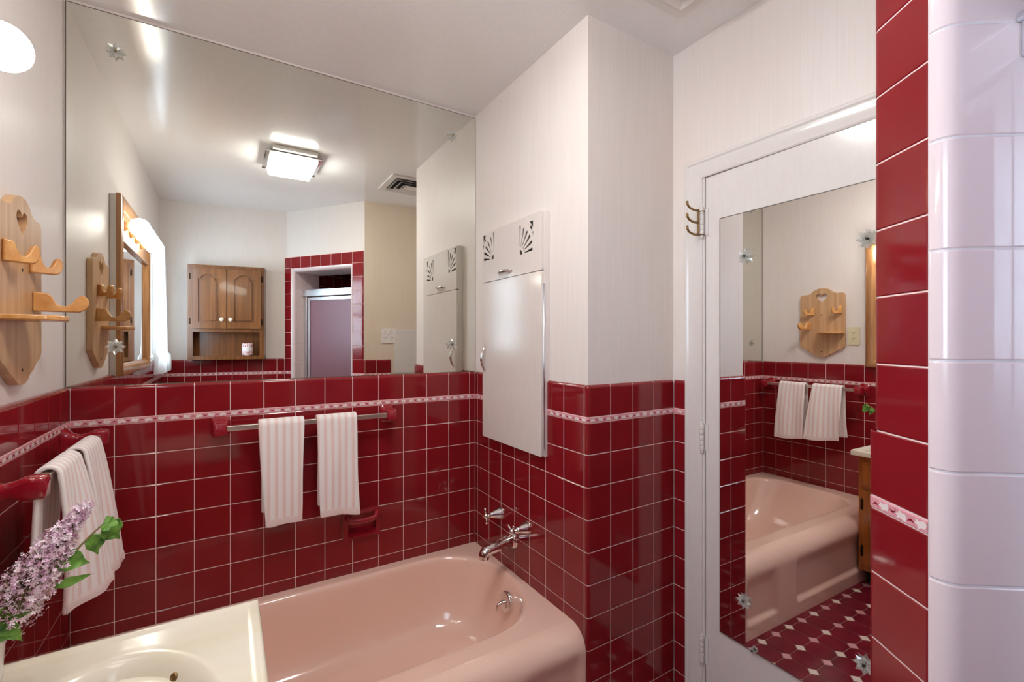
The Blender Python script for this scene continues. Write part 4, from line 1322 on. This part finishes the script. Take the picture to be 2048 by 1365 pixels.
half = [(1.500 - YCN, 0.0), (1.500 - YCN, 0.02)] + [(1.580 - YCN - 0.080 * math.cos(t), 0.02 + 0.082 * math.sin(t)) for t in [k / 12 * PI for k in range(1, 12)]] + [(1.660 - YCN, 0.02), (1.660 - YCN, 0.0)]
T = Matrix(((0, 1, 0, XLW + 0.019), (1, 0, 0, YCN), (0, 0, 1, 1.424), (0, 0, 0, 1)))
mb.prism(half[::-1], [], 0.0, 0.013, 0, T)
mb.build('shelf', 'pine_hook', rk, bevel=0.004, seg=3)

# ---------------------------------------------------------------- outlets
def outlet(name, label, T, w, h, gang, plate_mat, floral=False):
    t = thing(name, label, 'outlet', T.translation)
    mb = MB(); mb.prism(rrect(-w / 2, w / 2, -h / 2, h / 2, 0.004), [], 0.0, 0.006, 0, T)
    mb.build('cover_plate', plate_mat, t, bevel=0.002)
    for cx0 in ([0] if gang == 1 else [-w * 0.24, w * 0.24]):
        mb = MB()
        mb.prism(rrect(cx0 - 0.0165, cx0 + 0.0165, -0.034, 0.034, 0.003), [], 0.005, 0.0078, 0, T)
        for zz in (-0.019, 0.019):
            for a in (-0.006, 0.006): mb.box(cx0 + a - 0.0013, cx0 + a + 0.0013, zz - 0.002, zz + 0.007, 0.0075, 0.0081, 1, T)
            mb.lathe([(0.0024, 0.0075), (0.0024, 0.0081)], 10, 1, T @ Matrix.Translation((cx0, zz - 0.008, 0)))
        mb.build('receptacle', [plate_mat, 'slot'], t)
    return t
outlet('wall_outlet', 'ivory outlet between the pine hook rack and the vanity mirror', frame((XLW + 0.0005, 1.456, 1.408), (0, 1, 0), (0, 0, 1), (1, 0, 0)), 0.070, 0.117, 1, 'ivory')
M['floral'] = noise_mix(mat('floral_porcelain', srgb(236, 230, 224), 0.15), (70, 70, 70), srgb(240, 235, 231), srgb(190, 164, 166), 0.56, 0.72, detail=2)
outlet('wall_outlet', 'double outlet with flowered porcelain plate on the wall beside the shower', frame((1.167, YOW + 0.0005, 1.418), (-1, 0, 0), (0, 0, 1), (0, 1, 0)), 0.122, 0.122, 2, 'floral')
mb = MB(); mb.box(1.212, 1.500, YOW + 0.0005, YOW + 0.0045, 1.10, 1.475); mb.box(1.214, 1.498, YOW + 0.004, YOW + 0.006, 1.448, 1.451); mb.box(1.214, 1.498, YOW + 0.004, YOW + 0.006, 1.112, 1.115)
tag(mb.build('access_panel', 'white_paint', bevel=0.001), 'plain white access panel beside the flowered outlet', 'panel')

# ---------------------------------------------------------------- vanity mirror with globe lights on the left wall
vm = thing('vanity_mirror', 'oak framed vanity mirror with a row of lit globe bulbs on the left wall', 'mirror', (XLW, 0.88, 1.63))
FY0, FY1, FZ0, FZ1 = 0.445, 1.375, 1.205, 2.070
mb = MB()
def fprof(w=0.062):
    return [(0.0, 0.024), (0.0, 0.040), (0.006, 0.047), (0.016, 0.050), (0.030, 0.048), (0.044, 0.040), (0.052, 0.034), (0.058, 0.030), (w, 0.022), (w, 0.010)]
pf_ = fprof(); vs = []
for w, d in pf_:
    vs += [(XLW + d, FY0 + w, FZ0 + w), (XLW + d, FY1 - w, FZ0 + w), (XLW + d, FY1 - w, FZ1 - w), (XLW + d, FY0 + w, FZ1 - w)]
fs = []
for j in range(len(pf_) - 1):
    for i in range(4):
        a, b = j * 4 + i, j * 4 + (i + 1) % 4
        fs.append((a, b, b + 4, a + 4))
mb.add(vs, fs, 0, False)
mb.build('frame', 'oak_frame', vm, sharp=35)
mb = MB(); mb.box(XLW + 0.0005, XLW + 0.0245, FY0 + 0.004, FY1 - 0.004, FZ0 + 0.004, FZ1 - 0.004)
part_label(mb.build('cabinet_box', 'white_paint', vm, bevel=0.001), 'shallow white box behind the oak frame')
mb = MB(); mb.box(XLW + 0.0245, XLW + 0.036, FY0 + 0.06, FY1 - 0.06, 1.862, FZ1 - 0.06); mb.box(XLW + 0.0245, XLW + 0.044, FY0 + 0.06, FY1 - 0.06, 1.852, 1.872)
mb.build('light_board', 'oak_frame', vm, bevel=0.003)
mb = MB(); mb.box(XLW + 0.0245, XLW + 0.028, FY0 + 0.06, FY1 - 0.06, FZ0 + 0.06, 1.853)
mb.mi = [0] * 6
mb.build('mirror_glass', 'mirror2', vm)
for gy in (1.256, 1.081, 0.906, 0.731):
    T = frame((XLW + 0.035, gy, 1.940), (0, 1, 0), (0, 0, 1), (1, 0, 0))
    mb = MB(); mb.lathe([(0.026, 0.0), (0.026, 0.006), (0.021, 0.010), (0.020, 0.028), (0.017, 0.030)], 20, 0, T)
    so_ = mb.build('lamp_socket', 'oak_frame', vm)
    mb = MB(); mb.sphere((XLW + 0.035 + 0.062, gy, 1.940), 0.0445, 28, 18)
    part_label(mb.build('globe_bulb', 'globe', so_), 'lit round white globe bulb')

# ---------------------------------------------------------------- oak wall cabinet on the back wall
bd = (B - A).normalized(); bN = Vector((-bd.y, bd.x))
Fc = Vector((0.006, -0.312))                       # front centre, in plan
DEPC = 0.128
# align to the back wall: put the cabinet back on the wall plane
w0 = (Fc - A).dot(bN)
org = Fc - bN * w0
TO = frame((org.x, org.y, 0), (bd.x, bd.y, 0), (0, 0, 1), (bN.x, bN.y, 0))
DC = w0
HWc = 0.276; ZB0, ZB1, ZS = 1.219, 2.000, 1.462
oc = thing('oak_cabinet', 'oak two door wall cabinet with open shelf on the rear wall', 'cabinet', (org.x, org.y, ZB0))
mb = MB()
mb.box(-HWc, -HWc + 0.018, ZB0, ZB1, 0.0015, DC - 0.018, 0, TO); mb.box(HWc - 0.018, HWc, ZB0, ZB1, 0.0015, DC - 0.018, 0, TO)
mb.box(-HWc, HWc, ZB1 - 0.018, ZB1, 0.0015, DC - 0.018, 0, TO); mb.box(-HWc, HWc, ZB0, ZB0 + 0.030, 0.0015, DC - 0.018, 0, TO)
mb.box(-HWc, HWc, ZS - 0.01, ZS + 0.008, 0.0015, DC - 0.018, 0, TO); mb.box(-HWc + 0.01, HWc - 0.01, ZB0 + 0.01, ZB1 - 0.01, 0.0015, 0.008, 0, TO)
mb.prism(rrect(-HWc, HWc, ZB0, ZB1, 0.002), [rrect(-HWc + 0.036, HWc - 0.036, ZB0 + 0.030, ZS - 0.014, 0.002), rrect(-HWc + 0.045, HWc - 0.045, ZS + 0.04, ZB1 - 0.045, 0.002)], DC - 0.018, DC, 0, TO)
mb.build('carcass', 'oak', oc, bevel=0.0015)
def arch(a0, a1, b0, b1, rise, n=10):
    w = a1 - a0; c = (a0 + a1) / 2
    pts = [(a0, b0), (a1, b0), (a1, b1 - rise), (a1 - w * 0.12, b1 - rise)]
    for k in range(n + 1):
        t = k / n * PI
        pts.append((c + (w * 0.38) * math.cos(t), b1 - rise + rise * math.sin(t) ** 0.8))
    pts += [(a0 + w * 0.12, b1 - rise), (a0, b1 - rise)]
    out = [pts[0]]
    for q in pts[1:]:
        if (Vector(q) - Vector(out[-1])).length > 1e-4: out.append(q)
    return out
for a0, a1, kn in ((-HWc + 0.024, -0.002, 1), (0.002, HWc - 0.024, -1)):
    b0, b1 = 1.476, 1.970
    mb = MB()
    mb.prism(rrect(a0, a1, b0, b1, 0.002), [arch(a0 + 0.052, a1 - 0.052, b0 + 0.052, b1 - 0.048, 0.035)], DC + 0.0005, DC + 0.018, 0, TO)
    mb.box(a0 + 0.045, a1 - 0.045, b0 + 0.045, b1 - 0.04, DC + 0.001, DC + 0.007, 0, TO)
    dr = mb.build('cabinet_door', 'oak', oc, bevel=0.003)
    mb = MB(); mb.prism(arch(a0 + 0.068, a1 - 0.068, b0 + 0.068, b1 - 0.064, 0.033), [], DC + 0.006, DC + 0.016, 0, TO)
    mb.build('raised_panel', 'oak', dr, bevel=0.004)
    kx = (a1 - 0.030) if kn > 0 else (a0 + 0.030)
    mb = MB(); mb.lathe([(0.006, 0.017), (0.006, 0.026), (0.013, 0.030), (0.0165, 0.037), (0.013, 0.044), (0.0, 0.046)], 20, 0, TO @ Matrix.Translation((kx, b0 + 0.075, DC)))
    part_label(mb.build('knob', 'porcelain_knob', dr), 'small round cream knob')
    hx = (a0 - 0.006) if kn > 0 else (a1 + 0.006)
    for z in (b0 + 0.06, b1 - 0.07):
        mb = MB(); mb.box(hx - 0.005, hx + 0.006, z - 0.022, z + 0.022, DC, DC + 0.010, 0, TO)
        mb.lathe([(0.0045, -0.024), (0.0045, 0.024)], 10, 0, TO @ Matrix(((1, 0, 0, hx), (0, 0, 1, z), (0, 1, 0, DC + 0.009), (0, 0, 0, 1))))
        mb.build('hinge', 'darkmetal', dr)
# wrapped tissue roll on the open shelf
wrap = noise_mix(mat('printed_wrapper', srgb(240, 228, 228), 0.4), (120, 120, 120), srgb(246, 238, 238), srgb(190, 90, 104), 0.45, 0.6, detail=1)
lab = mat('wrapper_label', srgb(244, 236, 240), 0.4)
Tt = TO @ Matrix.Translation((0.142, 0, DC - 0.062))
tr = thing('tissue_roll', 'wrapped tissue roll with red print on the oak cabinet shelf', 'tissue roll', (TO @ Vector((0.142, ZB0 + 0.03, DC - 0.062))))
mb = MB()
Tz = TO @ Matrix(((1, 0, 0, 0.142), (0, 0, 1, 0), (0, 1, 0, DC - 0.062), (0, 0, 0, 1)))
mb.lathe([(0.036, 1.2495), (0.0415, 1.253), (0.042, 1.262), (0.042, 1.345), (0.0415, 1.352), (0.036, 1.356), (0.014, 1.355), (0.0, 1.352)], 28, 0, Tz)
mb.build('paper_wrapper', wrap, tr)
mb = MB(); mb.lathe([(0.0424, 1.285), (0.0426, 1.287), (0.0426, 1.321), (0.0424, 1.323)], 28, 0, Tz)
part_label(mb.build('paper_band', lab, tr), 'plain white band')

# ---------------------------------------------------------------- ceiling light and vent
cl = thing('ceiling_light', 'square ceiling light with bright glass shade and chrome frame', 'light', (0.355, 0.975, ZC))
mb = MB(); mb.box(0.232, 0.478, 0.80, 1.175, ZC - 0.024, ZC - 0.0005); mb.build('base_pan', 'pan', cl, bevel=0.003)
mb = MB(); mb.prism(rrect(0.196, 0.514, 0.812, 1.142, 0.004), [], 0, 0.005, 0, Matrix.Translation((0, 0, ZC - 0.030)))
mb.box(0.196, 0.514, 1.138, 1.142, ZC - 0.036, ZC - 0.026); mb.box(0.196, 0.514, 0.812, 0.816, ZC - 0.036, ZC - 0.026)
mb.build('frame', 'chrome', cl)
mb = MB()
def rectring(hx, hy, z): return [(0.355 + a, 0.977 + b, z) for a, b in ((-hx, -hy), (hx, -hy), (hx, hy), (-hx, hy))]
mb.loft([rectring(0.128, 0.158, ZC - 0.030), rectring(0.128, 0.158, ZC - 0.058), rectring(0.120, 0.150, ZC - 0.074), rectring(0.106, 0.136, ZC - 0.080)], 0, None, False)
part_label(mb.build('glass_shade', 'shade', cl), 'glowing white glass shade')
vx, vy = 1.170, 0.885
vt_ = thing('ceiling_vent', 'white stepped ceiling air register near the door', 'vent', (vx, vy, ZC))
mb = MB()
mb.prism(rrect(vx - 0.195, vx + 0.195, vy - 0.18, vy + 0.18, 0.004), [rrect(vx - 0.150, vx + 0.150, vy - 0.135, vy + 0.135, 0.003)], 0, 0.008, 0, Matrix.Translation((0, 0, ZC - 0.0085)))
mb.build('frame', 'white_paint', vt_, bevel=0.002)
mb = MB(); mb.box(vx - 0.15, vx + 0.15, vy - 0.135, vy + 0.135, ZC - 0.002, ZC - 0.0006); mb.build('painted_duct_shadow', 'painted_shadow', vt_)  # flat dark sheet painted as duct shade; the ceiling is uncut
for k, (hx, hy) in enumerate(((0.128, 0.112), (0.092, 0.078), (0.055, 0.045))):
    mb = MB()
    a = [(vx + s * hx, vy + t * hy) for s, t in ((-1, -1), (1, -1), (1, 1), (-1, 1))]
    b = [(vx + s * (hx + 0.024), vy + t * (hy + 0.024)) for s, t in ((-1, -1), (1, -1), (1, 1), (-1, 1))]
    vs = [(*p, ZC - 0.006 - 0.003 * k) for p in a] + [(*p, ZC - 0.021 - 0.003 * k) for p in b] + [(*p, ZC - 0.022 - 0.003 * k) for p in b] + [(*p, ZC - 0.007 - 0.003 * k) for p in a]
    fs = []
    for j in range(3):
        for i in range(4): fs.append((j * 4 + i, j * 4 + (i + 1) % 4, j * 4 + 4 + (i + 1) % 4, j * 4 + 4 + i))
    mb.add(vs, fs, 0, False)
    if k == 2: mb.add([(*p, ZC - 0.018) for p in a], [(3, 2, 1, 0)], 0, False)
    mb.build('louver', 'white_paint', vt_)

# ---------------------------------------------------------------- shower door
shd = thing('shower_door', 'frosted shower door in a satin aluminium frame', 'shower door', dp(0.42, 0.13, 0.0))
TSd = frame(dp(0, 0), (DG.x, DG.y, 0), (0, 0, 1), (-DGN.x, -DGN.y, 0))     # d = into the shower
zh0, zh1 = 1.775, 1.832
mb = MB(); mb.box(S0 + 0.001, S1 - 0.001, zh0, zh1, 0.100, 0.150, 0, TSd); mb.box(S0 + 0.001, S1 - 0.001, zh1 - 0.008, zh1 + 0.004, 0.094, 0.156, 0, TSd)
mb.build('header_rail', 'satin', shd, bevel=0.003)
mb = MB(); mb.box(S0 + 0.001, S1 - 0.001, 0.0, 0.06, 0.10, 0.15, 0, TSd); mb.build('sill_rail', 'satin', shd, bevel=0.003)
for a0, a1 in ((S0 + 0.001, S0 + 0.035), (S1 - 0.028, S1 - 0.001)):
    mb = MB(); mb.box(a0, a1, 0.06, zh0, 0.117, 0.148, 0, TSd); mb.build('side_post', 'satin', shd, bevel=0.003)
mb = MB()
a0, a1, b0, b1 = S0 + 0.042, S1 - 0.032, 0.07, zh0 - 0.008
mb.prism(rrect(a0, a1, b0, b1, 0.003), [rrect(a0 + 0.026, a1 - 0.026, b0 + 0.03, b1 - 0.026, 0.003)], 0.120, 0.142, 0, TSd)
mb.build('door_frame', 'satin', shd, bevel=0.002)
mb = MB(); mb.box(a0 + 0.02, a1 - 0.02, b0 + 0.02, b1 - 0.02, 0.129, 0.134, 0, TSd)
part_label(mb.build('glass_panel', 'frosted', shd), 'frosted glass panel')
